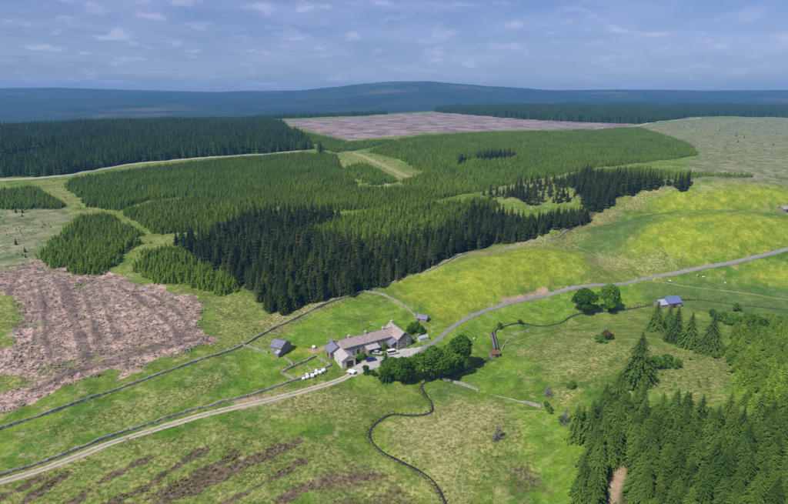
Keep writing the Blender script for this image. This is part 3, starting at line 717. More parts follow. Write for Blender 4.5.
# ------------------------------------------------------------------ dry stone walls
def stone_wall(pts, h, label, gaps=0.0, wdt=0.55):
    L = smooth_line(hits(pts), 1.2)
    n = len(L)
    d = np.gradient(L, axis=0); d /= np.linalg.norm(d, axis=1)[:, None] + 1e-9
    nr = np.stack([-d[:, 1], d[:, 0]], 1)
    g = base_z(L[:, 0], L[:, 1])
    h = h * 0.88
    hh = h * (0.4 + 0.9 * fbm(np.arange(n) / 3.0, np.full(n, L[0, 0]), 61, 3))
    if gaps: hh = hh * np.clip((fbm(np.arange(n) / 9.0, np.full(n, L[0, 1]), 63, 2) - gaps) * 9, 0.12, 1)
    root = empty('dry_stone_wall', (L[0, 0], L[0, 1], g[0])); org = np.array([L[0, 0], L[0, 1], g[0]])
    b = MB(); rows = []
    for s, zt in ((-0.5, -0.5), (-0.36, None), (0.36, None), (0.5, -0.5)):
        p = L + nr * (s * wdt) + rng.normal(0, 0.05, (n, 2))
        rows.append(np.column_stack([p, g + (zt if zt is not None else hh + rng.normal(0, 0.05, n))]) - org)
    R = np.stack(rows, 1).reshape(-1, 3)
    b.add(R, [(i * 4 + j, (i + 1) * 4 + j, (i + 1) * 4 + j + 1, i * 4 + j + 1) for i in range(n - 1) for j in range(3)] + [(0, 1, 2, 3), tuple((n - 1) * 4 + j for j in (3, 2, 1, 0))])
    b.build('wall_body', 'wall_stone', root)
    c = MB()
    for i in range(n - 1):
        if hh[i] < 0.5 * h: continue
        for t in (0.0, 0.5):
            if rng.random() < 0.45: continue
            p = L[i] * (1 - t) + L[i + 1] * t
            q = rng.uniform(0.08, 0.24, 3); zz = g[i] + hh[i]
            e = nr[i] * 0.34; a = d[i] * q[0] * 0.8
            o3 = np.array([p[0], p[1], zz]) - org
            c.add([o3 + np.array([*(-e - a), -0.08]), o3 + np.array([*(-e + a), -0.08]), o3 + np.array([*(e + a), -0.08]), o3 + np.array([*(e - a), -0.08]),
                   o3 + np.array([*(-e - a) * 0.7, q[1]]), o3 + np.array([*(-e + a) * 0.7, q[2]]), o3 + np.array([*(e + a) * 0.7, q[1]]), o3 + np.array([*(e - a) * 0.7, q[2]])],
                  [(4, 5, 6, 7), (0, 1, 5, 4), (1, 2, 6, 5), (2, 3, 7, 6), (3, 0, 4, 7)])
    if c.f: c.build('coping', 'wall_stone', root)
    tag(root, label, 'wall', 'dry stone walls round the farm')
    return root

stone_wall([(-20, 437), (0, 430), (40, 416.5), (100, 396), (160, 374.5), (225, 353), (243, 346)], 1.3, 'long dry stone wall below the felled brown ground')
stone_wall([(243, 346), (270, 331), (300, 317), (325, 305), (345, 298), (365, 292)], 1.3, 'dry stone wall climbing between the farm field and the dark wood')
stone_wall([(365, 292), (385, 296), (404, 306), (416, 316.5)], 1.3, 'curved dry stone wall ending at the small purple roofed shed')
stone_wall([(-20, 484), (0, 476), (60, 457), (130, 431), (200, 409), (250, 396), (280, 386), (300, 379)], 1.2, 'long dry stone wall running beside the pale gravel track')
stone_wall([(243, 346), (258, 350), (268, 353.5)], 1.2, 'short dry stone wall leading to the lone stone barn')
stone_wall([(285, 359), (290, 362), (293, 366)], 1.2, 'stub of dry stone wall below the lone stone barn')
stone_wall([(281, 373), (300, 364.5), (316, 357)], 1.2, 'upper dry stone wall of the garden enclosure')
stone_wall([(281, 373), (289, 377), (296, 381)], 1.2, 'lower left dry stone wall of the garden enclosure')
stone_wall([(296, 381), (312, 374), (331, 366)], 1.2, 'front dry stone wall of the garden enclosure behind the white bales')
stone_wall([(307, 367), (312, 371), (314, 373)], 0.9, 'low dividing wall inside the garden enclosure')
stone_wall([(318, 358), (325, 362), (331, 366)], 1.2, 'right dry stone wall of the garden enclosure beside the garage')
stone_wall([(443, 380), (455, 383), (468, 387), (479, 391)], 1.1, 'ruined grey wall running down from the round broadleaf trees', gaps=0.25)
stone_wall([(490, 394.5), (510, 399), (530, 404.5), (541, 407.5)], 1.1, 'ruined grey wall standing alone in the right pasture', gaps=0.25)
stone_wall([(502, 350), (507, 340), (516, 334), (530, 330)], 0.8, 'low tumbled wall curving beside the little brown hut', gaps=0.3)
stone_wall([(365, 292), (400, 280), (440, 266), (480, 252), (530, 242), (560, 236), (585, 226)], 0.9, 'low wall along the edge of the yellow meadow and dark wood', gaps=0.33)
stone_wall([(405, 345), (414, 339), (424, 333)], 1.0, 'short garden wall between the farmhouse and the greenhouse')

# ------------------------------------------------------------------ buildings
def frame_at(pa, pb):
    """origin, angle, length of a wall base seen from picture point pa to pb"""
    a, b = hit(*pa), hit(*pb); d = b - a
    return a, math.atan2(d[1], d[0]), float(np.linalg.norm(d))

def window(root, x, z, w_=0.9, h_=1.2, y=0.0, face=-1, axis='x'):
    """window standing in a wall: face=-1 looks to local -y"""
    f = MB()
    def bx(m, a0, a1, d0, d1, z0, z1):
        if axis == 'x': m.box(a0, a1, min(y + face * d0, y + face * d1), max(y + face * d0, y + face * d1), z0, z1)
        else: m.box(min(y + face * d0, y + face * d1), max(y + face * d0, y + face * d1), a0, a1, z0, z1)
    t = 0.09
    bx(f, x - w_ / 2, x - w_ / 2 + t, -0.05, 0.05, z, z + h_); bx(f, x + w_ / 2 - t, x + w_ / 2, -0.05, 0.05, z, z + h_)
    bx(f, x - w_ / 2 + t, x + w_ / 2 - t, -0.05, 0.05, z + h_ - t, z + h_); bx(f, x - w_ / 2 + t, x + w_ / 2 - t, -0.05, 0.05, z, z + t)
    bx(f, x - 0.03, x + 0.03, -0.04, 0.04, z + t, z + h_ - t)
    o = f.build('window', 'paint_white', root)
    p = MB(); bx(p, x - w_ / 2 + t, x + w_ / 2 - t, -0.04, 0.02, z + t, z + h_ - t); p.build('pane', 'glass_dark', o)
    s = MB(); bx(s, x - w_ / 2 - 0.12, x + w_ / 2 + 0.12, 0.0, 0.14, z - 0.14, z - 0.003); s.build('sill', 'stone', o)
    return o

def door(root, x, w_, h_, y, face, mat, axis='x'):
    m = MB(); k = MB()
    if axis == 'x':
        m.box(x - w_ / 2, x + w_ / 2, min(y, y + face * 0.07), max(y, y + face * 0.07), 0.02, h_)
        k.box(x + w_ / 2 - 0.25, x + w_ / 2 - 0.12, min(y + face * 0.07, y + face * 0.13), max(y + face * 0.07, y + face * 0.13), 0.95, 1.1)
    else:
        m.box(min(y, y + face * 0.07), max(y, y + face * 0.07), x - w_ / 2, x + w_ / 2, 0.02, h_)
        k.box(min(y + face * 0.07, y + face * 0.13), max(y + face * 0.07, y + face * 0.13), x + w_ / 2 - 0.25, x + w_ / 2 - 0.12, 0.95, 1.1)
    o = m.build('door', mat, root); k.build('handle', 'rubber', o)
    return o

def gable_roof(root, x0, x1, y0, y1, eave, ridge, mat, over=0.3, thick=0.16, axis='x', name='roof'):
    """two real slopes with thickness, ridge along x or y"""
    m = MB()
    if axis == 'x': a0, a1, c0, c1 = x0, x1, y0, y1
    else: a0, a1, c0, c1 = y0, y1, x0, x1
    mid = (c0 + c1) / 2; sl = (ridge - eave) / (mid - c0)
    pr = [(c0 - over, eave - over * sl), (mid, ridge), (c1 + over, eave - over * sl), (c1 + over, eave - over * sl + thick), (mid, ridge + thick * 1.1), (c0 - over, eave - over * sl + thick)]
    if axis == 'x': m.prism(pr, a0 - over, a1 + over)
    else:
        n = len(pr)
        m.add([(p[0], a0 - over, p[1]) for p in pr] + [(p[0], a1 + over, p[1]) for p in pr], [tuple(range(n)), tuple(range(2 * n - 1, n - 1, -1))] + [(n + i, n + (i + 1) % n, (i + 1) % n, i) for i in range(n)])
    return m.build(name, mat, root)

def gable_walls(root, x0, x1, y0, y1, eave, ridge, mat, axis='x', name='wall', foot=-1.2):
    m = MB()
    if axis == 'x':
        mid = (y0 + y1) / 2
        m.prism([(y0, foot), (y1, foot), (y1, eave), (mid, ridge - 0.02), (y0, eave)], x0, x1)
    else:
        mid = (x0 + x1) / 2; pr = [(x0, foot), (x1, foot), (x1, eave), (mid, ridge - 0.02), (x0, eave)]; n = 5
        m.add([(p[0], y0, p[1]) for p in pr] + [(p[0], y1, p[1]) for p in pr], [tuple(range(n)), tuple(range(2 * n - 1, n - 1, -1))] + [(n + i, n + (i + 1) % n, (i + 1) % n, i) for i in range(n)])
    return m.build(name, mat, root)

def chimney(root_roof, x, y, z0, z1, w_=0.9, d_=0.7, mat='stone'):
    m = MB(); m.box(x - w_ / 2, x + w_ / 2, y - d_ / 2, y + d_ / 2, z0, z1); m.box(x - w_ / 2 - 0.1, x + w_ / 2 + 0.1, y - d_ / 2 - 0.1, y + d_ / 2 + 0.1, z1, z1 + 0.18)
    for s in (-0.22, 0.22): m.cyl((x + s, y, z1 + 0.18), 0.14, 0.5, n=8, r2=0.11)
    return m.build('chimney', mat, root_roof)

# long farmhouse: local x along the front, local y to the back
a, ang, Ln = frame_at((345, 358), (392, 344))
FH_Z = gz(*(a + np.array([math.cos(ang), math.sin(ang)]) * Ln / 2))
house = empty('farmhouse', (a[0], a[1], FH_Z), ang)
tag(house, 'long low stone farmhouse with cross wing at the yard', 'house')
EV, RG, DP = 4.3, 6.8, 6.4
gable_walls(house, -1.0, Ln, 0, DP, EV, RG, 'stone_pale')
rf = gable_roof(house, -1.0, Ln + 1.5, 0, DP, EV, RG, 'slate')
for cx in (3.5, Ln * 0.5, Ln * 0.88): chimney(rf, cx, DP / 2, RG - 0.6, RG + 1.0, mat='render_white')
rd = MB(); rd.box(-1.2, Ln + 1.5, DP / 2 - 0.14, DP / 2 + 0.14, RG + 0.12, RG + 0.27); rd.build('ridge_tile', 'stone', rf)
for i in range(9):
    x = 1.2 + i * (Ln - 3.5) / 8.0
    window(house, x, 2.75, 0.9, 1.05)
    if i in (2, 6): continue
    window(house, x + 0.2, 0.8, 1.0, 1.2)
door(house, 1.2 + 2 * (Ln - 3.5) / 8.0 + 0.1, 1.0, 2.0, 0, -1, 'timber_dark')
door(house, 1.2 + 6 * (Ln - 3.5) / 8.0 + 0.1, 1.0, 2.0, 0, -1, 'timber_dark')
# porch lean-to
px0 = Ln * 0.42; px1 = Ln * 0.66
m = MB(); m.prism([(-3.0, -1.0), (-0.003, -1.0), (-0.003, 2.75), (-3.0, 2.1)], px0, px1); pw = m.build('porch', 'stone', house)
m = MB(); m.prism([(-3.3, 2.03), (-0.01, 2.78), (-0.01, 2.92), (-3.3, 2.17)], px0 - 0.25, px1 + 0.25); m.build('porch_roof', 'slate_pale', pw)
m = MB(); m.box(px0 + 0.6, px0 + 3.0, -3.06, -2.99, 0.3, 1.8); m.build('porch_window', 'glass_dark', pw)
# cross wing at the far end, running out towards the yard
WX0, WX1, WY0, WY1 = Ln + 0.0, Ln + 6.8, -5.2, DP + 0.9
gable_walls(house, WX0, WX1, WY0, WY1, 4.6, 7.4, 'stone', 'y', 'wing_wall')
wr = gable_roof(house, WX0, WX1, WY0, WY1, 4.6, 7.4, 'slate', axis='y', name='wing_roof')
chimney(wr, (WX0 + WX1) / 2, WY1 - 1.2, 6.6, 8.6, mat='render_white')
for zz in (0.9, 2.9):
    for xx in (WX0 + 1.9, WX1 - 1.9): window(house, xx, zz, 0.9, 1.1, WY0)
m = MB(); m.prism([(WY0 + 1.2, -1.0), (-0.4, -1.0), (-0.4, 2.3), (WY0 + 1.2, 2.3)], WX0 - 2.6, WX0 - 0.003); ln = m.build('lean_to', 'stone', house)
m = MB(); m.add([(WX0 - 2.9, WY0 + 0.9, 2.2), (WX0 - 0.01, WY0 + 0.9, 3.3), (WX0 - 0.01, -0.2, 3.3), (WX0 - 2.9, -0.2, 2.2), (WX0 - 2.9, WY0 + 0.9, 2.34), (WX0 - 0.01, WY0 + 0.9, 3.44), (WX0 - 0.01, -0.2, 3.44), (WX0 - 2.9, -0.2, 2.34)],
              [(3, 2, 1, 0), (4, 5, 6, 7), (0, 1, 5, 4), (1, 2, 6, 5), (2, 3, 7, 6), (3, 0, 4, 7)]); m.build('lean_to_roof', 'slate_blue', ln)

# white garage at the near end, gable towards the track
a = hit(342, 369)
ang = math.radians(29)
g = empty('garage', (a[0], a[1], gz(*a) + 0.2), ang)
tag(g, 'white rendered garage with dark door and pale grey roof at the track', 'garage')
GW, GD = 6.2, 8.0
gable_walls(g, 0, GW, 0, GD, 3.3, 5.1, 'render_white', 'y')
gable_roof(g, 0, GW, 0, GD, 3.3, 5.1, 'slate_pale', axis='y')
door(g, GW * 0.58, 3.0, 2.7, 0, -1, 'timber_dark')
window(g, 3.5, 1.3, 0.9, 1.0, 0.0, -1, 'y')
c_, s_ = math.cos(ang), math.sin(ang)
bx_, by_ = a[0] - s_ * (GD + 0.35) - c_ * 1.6, a[1] + c_ * (GD + 0.35) - s_ * 1.6
by = empty('byre', (bx_, by_, gz(bx_, by_)), ang)
tag(by, 'stone byre with blue slate roof behind the white garage', 'barn')
gable_walls(by, 0, 6.6, 0, 6.0, 3.2, 5.0, 'stone', 'y')
gable_roof(by, 0, 6.6, 0, 6.0, 3.2, 5.0, 'slate_blue', axis='y')
door(by, 3.0, 1.4, 2.1, 0.0, -1, 'timber_dark', axis='y')

# lone stone barn left of the garden
a = hit(270.5, 353)
b = empty('stone_barn', (a[0], a[1], gz(*a)), math.radians(-24))
tag(b, 'lone stone barn with purple slate roof in the green field', 'barn')
gable_walls(b, 0, 5.6, 0, 7.2, 3.3, 5.0, 'stone', 'x')
gable_roof(b, 0, 5.6, 0, 7.2, 3.3, 5.0, 'slate_blue', axis='x')
door(b, 3.6, 1.3, 2.1, 0, -1, 'timber_dark')
m = MB(); m.prism([(-1.9, -1.0), (-0.003, -1.0), (-0.003, 2.2), (-1.9, 1.7)], 3.9, 5.55); lt = m.build('lean_to', 'stone', b)
m = MB(); m.prism([(-2.1, 1.66), (-0.01, 2.22), (-0.01, 2.34), (-2.1, 1.78)], 3.75, 5.7); m.build('lean_to_roof', 'sheet_grey', lt)
window(b, 1.3, 1.6, 0.6, 0.7)

# small shed with purple roof at the end of the curved wall
a = hit(416.5, 321)
b = empty('field_shed', (a[0], a[1], gz(*a)), math.radians(-22))
tag(b, 'small shed with purple slate roof on the yellow meadow edge', 'shed')
gable_walls(b, 0, 5.0, 0, 3.6, 1.7, 2.8, 'stone', 'x')
gable_roof(b, 0, 5.0, 0, 3.6, 1.7, 2.8, 'slate_blue', axis='x')
door(b, 1.2, 0.9, 1.6, 0, -1, 'timber_dark')

# stone barn with bright blue roof in the valley
a = hit(660.5, 309)
b = empty('valley_barn', (a[0], a[1], gz(*a) - 0.3), math.radians(14))
tag(b, 'stone barn with bright blue roof behind the valley spruces', 'barn')
gable_walls(b, 0, 4.0, 0, 5.5, 2.6, 4.3, 'stone', 'x', 'annex_wall')
gable_roof(b, 0, 4.0, 0, 5.5, 2.6, 4.3, 'sheet_grey', axis='x', name='annex_roof')
gable_walls(b, 4.3, 12.5, -0.6, 6.6, 3.2, 5.4, 'stone', 'x')
r_ = gable_roof(b, 4.3, 12.5, -0.6, 6.6, 3.2, 5.4, 'sheet_blue', axis='x')
door(b, 8.0, 2.4, 2.5, -0.6, -1, 'timber_dark'); window(b, 5.8, 1.2, 0.8, 0.9, -0.6); window(b, 10.9, 1.2, 0.8, 0.9, -0.6)

# little brown hut over the stream
a = hit(491.5, 358)
b = empty('stream_hut', (a[0], a[1], gz(*a)), math.radians(8))
tag(b, 'little hut with brown roof and dark opening beside the stream', 'hut')
gable_walls(b, 0, 3.6, 0, 3.0, 1.9, 2.8, 'stone', 'x')
gable_roof(b, 0, 3.6, 0, 3.0, 1.9, 2.8, 'timber_brown', axis='x')
door(b, 2.5, 1.5, 1.6, 0, -1, 'timber_dark')
# sluice channel behind it
p0, p1 = hit(496, 351), hit(492.5, 332)
d_ = p1 - p0; la = math.atan2(d_[1], d_[0]); ll = float(np.linalg.norm(d_)); zc_ = max(gz(*p0), gz(*p1))
b = empty('sluice_channel', (p0[0], p0[1], zc_ - 0.1), la)
tag(b, 'straight grey stone channel of dark water above the little hut', 'channel')
m = MB(); m.box(0, ll, -0.85, -0.55, -1.5, 0.3); m.build('side_wall', 'stone', b)
m = MB(); m.box(0, ll, 0.55, 0.85, -1.5, 0.3); m.build('side_wall', 'stone', b)
m = MB(); m.box(0.05, ll - 0.05, -0.55, 0.55, -1.4, 0.1); m.build('channel_water', 'stream_water', b)

# grey sheepfold at the right edge
a = hit(783, 213)
b = empty('field_barn', (a[0], a[1], gz(*a)), math.radians(10))
tag(b, 'small grey field barn on the yellow hill at the right edge', 'barn')
gable_walls(b, 0, 9, 0, 6, 3.0, 4.8, 'stone', 'x'); gable_roof(b, 0, 9, 0, 6, 3.0, 4.8, 'slate', axis='x'); door(b, 4, 2, 2.4, 0, -1, 'timber_dark')

# greenhouse by the road bend
a = hit(420, 342)
b = empty('greenhouse', (a[0], a[1], gz(*a)), math.radians(30))
tag(b, 'small glass greenhouse beside the road bend', 'greenhouse')
m = MB()
for x in (0, 1.6, 3.2, 4.8): m.box(x - 0.04, x + 0.04, -0.02, 0.05, 0, 1.5); m.box(x - 0.04, x + 0.04, 2.35, 2.42, 0, 1.5)
m.box(-0.04, 4.84, -0.03, 0.06, -0.6, 0.35); m.box(-0.04, 4.84, 2.34, 2.43, -0.6, 0.35); m.box(-0.05, 0.06, 0.06, 2.34, -0.6, 0.35); m.box(4.75, 4.85, 0.06, 2.34, -0.6, 0.35)
m.box(-0.06, 4.86, 1.16, 1.24, 2.28, 2.38); m.build('frame', 'paint_white', b)
for k in range(3):
    x0, x1 = k * 1.6 + 0.05, k * 1.6 + 1.55
    for yy in (0.0, 2.36): m = MB(); m.box(x0, x1, yy + 0.005, yy + 0.03, 0.36, 1.5); m.build('pane', 'glass_pale', b)
    m = MB(); m.add([(x0, 0, 1.51), (x1, 0, 1.51), (x1, 1.19, 2.3), (x0, 1.19, 2.3), (x0, 0, 1.54), (x1, 0, 1.54), (x1, 1.19, 2.33), (x0, 1.19, 2.33)], [(3, 2, 1, 0), (4, 5, 6, 7), (0, 1, 5, 4), (1, 2, 6, 5), (2, 3, 7, 6), (3, 0, 4, 7)]); m.build('pane', 'glass_pale', b)
    m = MB(); m.add([(x0, 2.4, 1.51), (x1, 2.4, 1.51), (x1, 1.21, 2.3), (x0, 1.21, 2.3), (x0, 2.4, 1.54), (x1, 2.4, 1.54), (x1, 1.21, 2.33), (x0, 1.21, 2.33)], [(0, 1, 2, 3), (7, 6, 5, 4), (4, 5, 1, 0), (5, 6, 2, 1), (6, 7, 3, 2), (7, 4, 0, 3)]); m.build('pane', 'glass_pale', b)
for xx in (0.0, 4.8): m = MB(); m.add([(xx - 0.01, 0.07, 0.36), (xx - 0.01, 2.33, 0.36), (xx - 0.01, 2.33, 1.5), (xx - 0.01, 1.2, 2.26), (xx - 0.01, 0.07, 1.5), (xx + 0.02, 0.07, 0.36), (xx + 0.02, 2.33, 0.36), (xx + 0.02, 2.33, 1.5), (xx + 0.02, 1.2, 2.26), (xx + 0.02, 0.07, 1.5)], [(4, 3, 2, 1, 0), (5, 6, 7, 8, 9)] + [(i, (i + 1) % 5, 5 + (i + 1) % 5, 5 + i) for i in range(5)]); m.build('end_pane', 'glass_pale', b)

# ------------------------------------------------------------------ vehicles and yard things
def vehicle(pos, rz, mat, label, kind='car', van=False, name='parked_car'):
    z = gz(*pos) + 0.21
    r = empty(name, (pos[0], pos[1], z), rz)
    tag(r, label, kind, 'vehicles parked in the farmyard')
    L, W_ = (5.0, 1.95) if van else (4.3, 1.78)
    h = L / 2
    prof = [(-h, 0.35), (h, 0.35), (h + 0.02, 0.72), (h - 0.15, 0.92), (0.27 * L, 1.02), (-h + 0.05, 1.05), (-h, 0.8)]
    def side(pr, y0, y1, tl=0.0):
        n = len(pr); m = MB()
        cx = sum(p[0] for p in pr) / n
        m.add([(p[0], y0, p[1]) for p in pr] + [(p[0], y1, p[1]) for p in pr], [tuple(range(n - 1, -1, -1)), tuple(range(n, 2 * n))] + [(i, (i + 1) % n, n + (i + 1) % n, n + i) for i in range(n)])
        return m
    side([p for p in prof], -W_ / 2, W_ / 2).build('body', mat, r)
    if van: cab = [(0.30 * L, 1.0), (0.20 * L, 1.85), (-h + 0.12, 1.9), (-h + 0.04, 1.0)]
    else: cab = [(0.24 * L, 1.0), (0.08 * L, 1.45), (-0.30 * L, 1.47), (-0.46 * L, 1.02)]
    n = len(cab); ins = 0.10
    m = MB(); yb = W_ / 2 - 0.03; yt = W_ / 2 - 0.2
    V = [(p[0], -(yb if k in (0, n - 1) else yt), p[1]) for k, p in enumerate(cab)] + [(p[0], (yb if k in (0, n - 1) else yt), p[1]) for k, p in enumerate(cab)]
    m.add(V, [tuple(range(n)), tuple(range(2 * n - 1, n - 1, -1))] + [(n + i, n + (i + 1) % n, (i + 1) % n, i) for i in range(n)])
    m.build('window_glass', 'glass_dark', r)
    m = MB(); x0, x1 = cab[2][0] - 0.03, cab[1][0] + 0.03; zt = cab[1][1]
    m.box(x0, x1, -yt - 0.02, yt + 0.02, zt + 0.002 + (0.0), cab[2][1] + 0.06); m.build('roof', mat, r)
    for sx in (0.31 * L, -0.30 * L):
        for sy in (-1, 1):
            wl = MB(); wl.cyl((sx, sy * (W_ / 2 - 0.11) - 0.11, 0.33), 0.33, 0.22, 'y', 14); wo_ = wl.build('wheel', 'rubber', r)
            hb = MB(); hb.cyl((sx, sy * (W_ / 2 + 0.003) - 0.012, 0.33), 0.19, 0.024, 'y', 10); hb.build('rim', 'car_silver', wo_)
    for sy in (-1, 1):
        m = MB(); m.box(h - 0.04, h + 0.035, sy * 0.6 - 0.2, sy * 0.6 + 0.2, 0.62, 0.78); m.build('headlight', 'lamp_clear', r)
    m = MB(); m.box(-h - 0.05, -h + 0.02, -W_ / 2 + 0.1, W_ / 2 - 0.1, 0.38, 0.55); m.build('bumper', 'rubber', r)
    return r

vehicle(hit(371, 361), math.radians(24), 'car_blue', 'dark blue car parked in the farmyard')
vehicle(hit(392.5, 354), math.radians(20), 'car_white', 'white van parked below the cross wing of the farmhouse', 'van', True, 'parked_van')
vehicle(hit(377.5, 354.5), math.radians(-8), 'car_silver', 'silver car parked in front of the farmhouse porch')

def trailer(pos, rz):
    r = empty('box_trailer', (*pos, gz(*pos) + 0.15), rz); tag(r, 'low white trailer parked at the garage corner', 'trailer')
    m = MB(); m.box(-1.7, 1.7, -0.95, 0.95, 0.55, 0.65); m.box(-1.7, 1.7, -0.95, -0.88, 0.65, 1.15); m.box(-1.7, 1.7, 0.88, 0.95, 0.65, 1.15); m.box(-1.7, -1.63, -0.88, 0.88, 0.65, 1.15); m.box(1.63, 1.7, -0.88, 0.88, 0.65, 1.15); m.build('body', 'paint_white', r)
    m = MB(); m.box(-1.62, 1.62, -0.87, 0.87, 0.66, 1.0); m.build('load', 'wrap_white', r)
    m = MB(); m.box(1.7, 3.0, -0.05, 0.05, 0.5, 0.6); m.build('drawbar', 'rubber', r)
    for sy in (-1, 1): m = MB(); m.cyl((0, sy * 1.03 - 0.1, 0.32), 0.32, 0.2, 'y', 12); m.build('wheel', 'rubber', r)
trailer(hit(351.5, 373.5), math.radians(-30))

def bale(pos, rz, label, sc=1.0):
    m = MB(); n = 16; prof = [(0.0, 0.55), (0.08, 0.66), (0.6, 0.70), (1.12, 0.66), (1.2, 0.55)]
    k = 0; V = []; F = []
    for (x, r) in prof:
        for j in range(n):
            t = 2 * math.pi * j / n; rr = r * (1 + random.uniform(-0.03, 0.03)); zz = rr * math.sin(t); V.append((x, rr * math.cos(t), max(zz, -0.6) + 0.6))
    for i in range(len(prof) - 1):
        for j in range(n): F.append((i * n + j, i * n + (j + 1) % n, (i + 1) * n + (j + 1) % n, (i + 1) * n + j))
    F.append(tuple(range(n - 1, -1, -1))); F.append(tuple(range((len(prof) - 1) * n, len(prof) * n)))
    m.add(V, F); o = m.build('wrapped_bale', 'wrap_white', None, (*pos, gz(*pos) - 0.03), rz, smooth=False); o.scale = (sc, sc, sc)
    tag(o, label, 'bale', 'white wrapped bales below the garden')
for k, (px, py, r) in enumerate([(302, 380, 20), (306, 378.8, 35), (310.5, 377.3, 10), (314.5, 375.5, 28), (318.5, 374, 15), (322, 372.6, 40), (307.5, 376.6, 110), (316.5, 373.3, 95)]):
    bale(hit(px, py), math.radians(r), ['white wrapped bale at the lower left end of the row below the garden', 'second white wrapped bale from the lower end of the row', 'third white wrapped bale from the lower end of the row', 'fourth white wrapped bale from the lower end of the row', 'fifth white wrapped bale from the lower end of the row', 'white wrapped bale at the upper right end of the row', 'white wrapped bale squeezed against the garden wall, lower one', 'white wrapped bale squeezed against the garden wall, upper one'][k], 1.0 + 0.12 * (k % 3))
bale(hit(312.3, 348.5), 0.3, 'white wrapped bale lying in the field left of the byre', 1.1)

# stone heap in the field
m = MB(); p = hit(332, 341)
for k in range(46):
    r = rng.uniform(0.3, 0.75); a_ = rng.uniform(0, 6.28); q = rng.uniform(0, 1) ** 0.6
    c = np.array([2.4 * q * math.cos(a_), 1.5 * q * math.sin(a_), 0.9 * (1 - q)])
    pts = [c + r * np.array(v) * rng.uniform(0.6, 1.1) for v in ((1, 0, 0), (-1, 0, 0), (0, 1, 0), (0, -1, 0), (0, 0, .8), (0, 0, -.8))]
    m.add(pts, [(0, 2, 4), (2, 1, 4), (1, 3, 4), (3, 0, 4), (2, 0, 5), (1, 2, 5), (3, 1, 5), (0, 3, 5)])
tag(m.build('stone_heap', 'stone', None, (*p, gz(*p)), 0), 'low heap of grey stones in the green field behind the farmhouse', 'heap')

def utility_pole(base, h, label):
    r = empty('utility_pole', (*base, gz(*base) - 0.3)); tag(r, label, 'pole', 'utility poles crossing the fields')
    MB().cyl((0, 0, 0), 0.17, h, n=8, r2=0.12).build('pole', 'pole_wood', r)
    MB().box(-1.1, 1.1, -0.08, 0.08, h - 0.55, h - 0.38).build('crossarm', 'pole_wood', r)
    for x in (-0.95, 0, 0.95): MB().cyl((x, 0, h - 0.38 if x else h), 0.07, 0.25, n=8).build('insulator', 'paint_white', r)
utility_pole(hit(361.5, 330), 8.5, 'pale wooden utility pole in the field behind the farmhouse')
utility_pole(hit(396, 273), 8.5, 'pale utility pole in front of the dark spruce wood')
utility_pole(hit(451, 252), 8.5, 'farther utility pole at the top edge of the yellow meadow')
utility_pole(hit(680, 262), 8.5, 'distant utility pole beside the road across the valley')

def sheep(pos, rz, label):
    m = MB()
    m.tube([(-0.55, 0, 0.62), (-0.45, 0, 0.66), (0, 0, 0.68), (0.4, 0, 0.68), (0.55, 0, 0.66)], [0.1, 0.29, 0.33, 0.28, 0.12], 8)
    m.tube([(0.45, 0, 0.75), (0.66, 0, 0.86), (0.86, 0, 0.78)], [0.14, 0.12, 0.06], 6)
    for x in (-0.35, 0.35):
        for y in (-0.14, 0.14): m.tube([(x, y, 0.5), (x - 0.03, y, 0.25), (x, y, 0.0)], [0.07, 0.05, 0.045], 5)
    for y in (-0.13, 0.13): m.tube([(0.68, y * 0.6, 0.92), (0.64, y * 1.6, 0.92)], [0.04, 0.015], 4)
    o = m.build('sheep', 'fleece', None, (*pos, gz(*pos)), rz); o.scale = (1.15,) * 3
    tag(o, label, 'sheep', 'sheep grazing on the pastures')
for (px, py, lab) in [(697, 276.5, 'white sheep just below the road bend on the right'), (703, 278, 'white sheep grazing right of the other by the road'), (725, 284, 'white sheep alone on the right valley floor'), (670, 282, 'white sheep above the stream left of the blue roof'), (474, 340, 'white sheep in the bright field below the road'), (462, 343, 'white sheep near the large farm trees')]:
    sheep(hit(px, py), random.uniform(0, 6.28), lab)

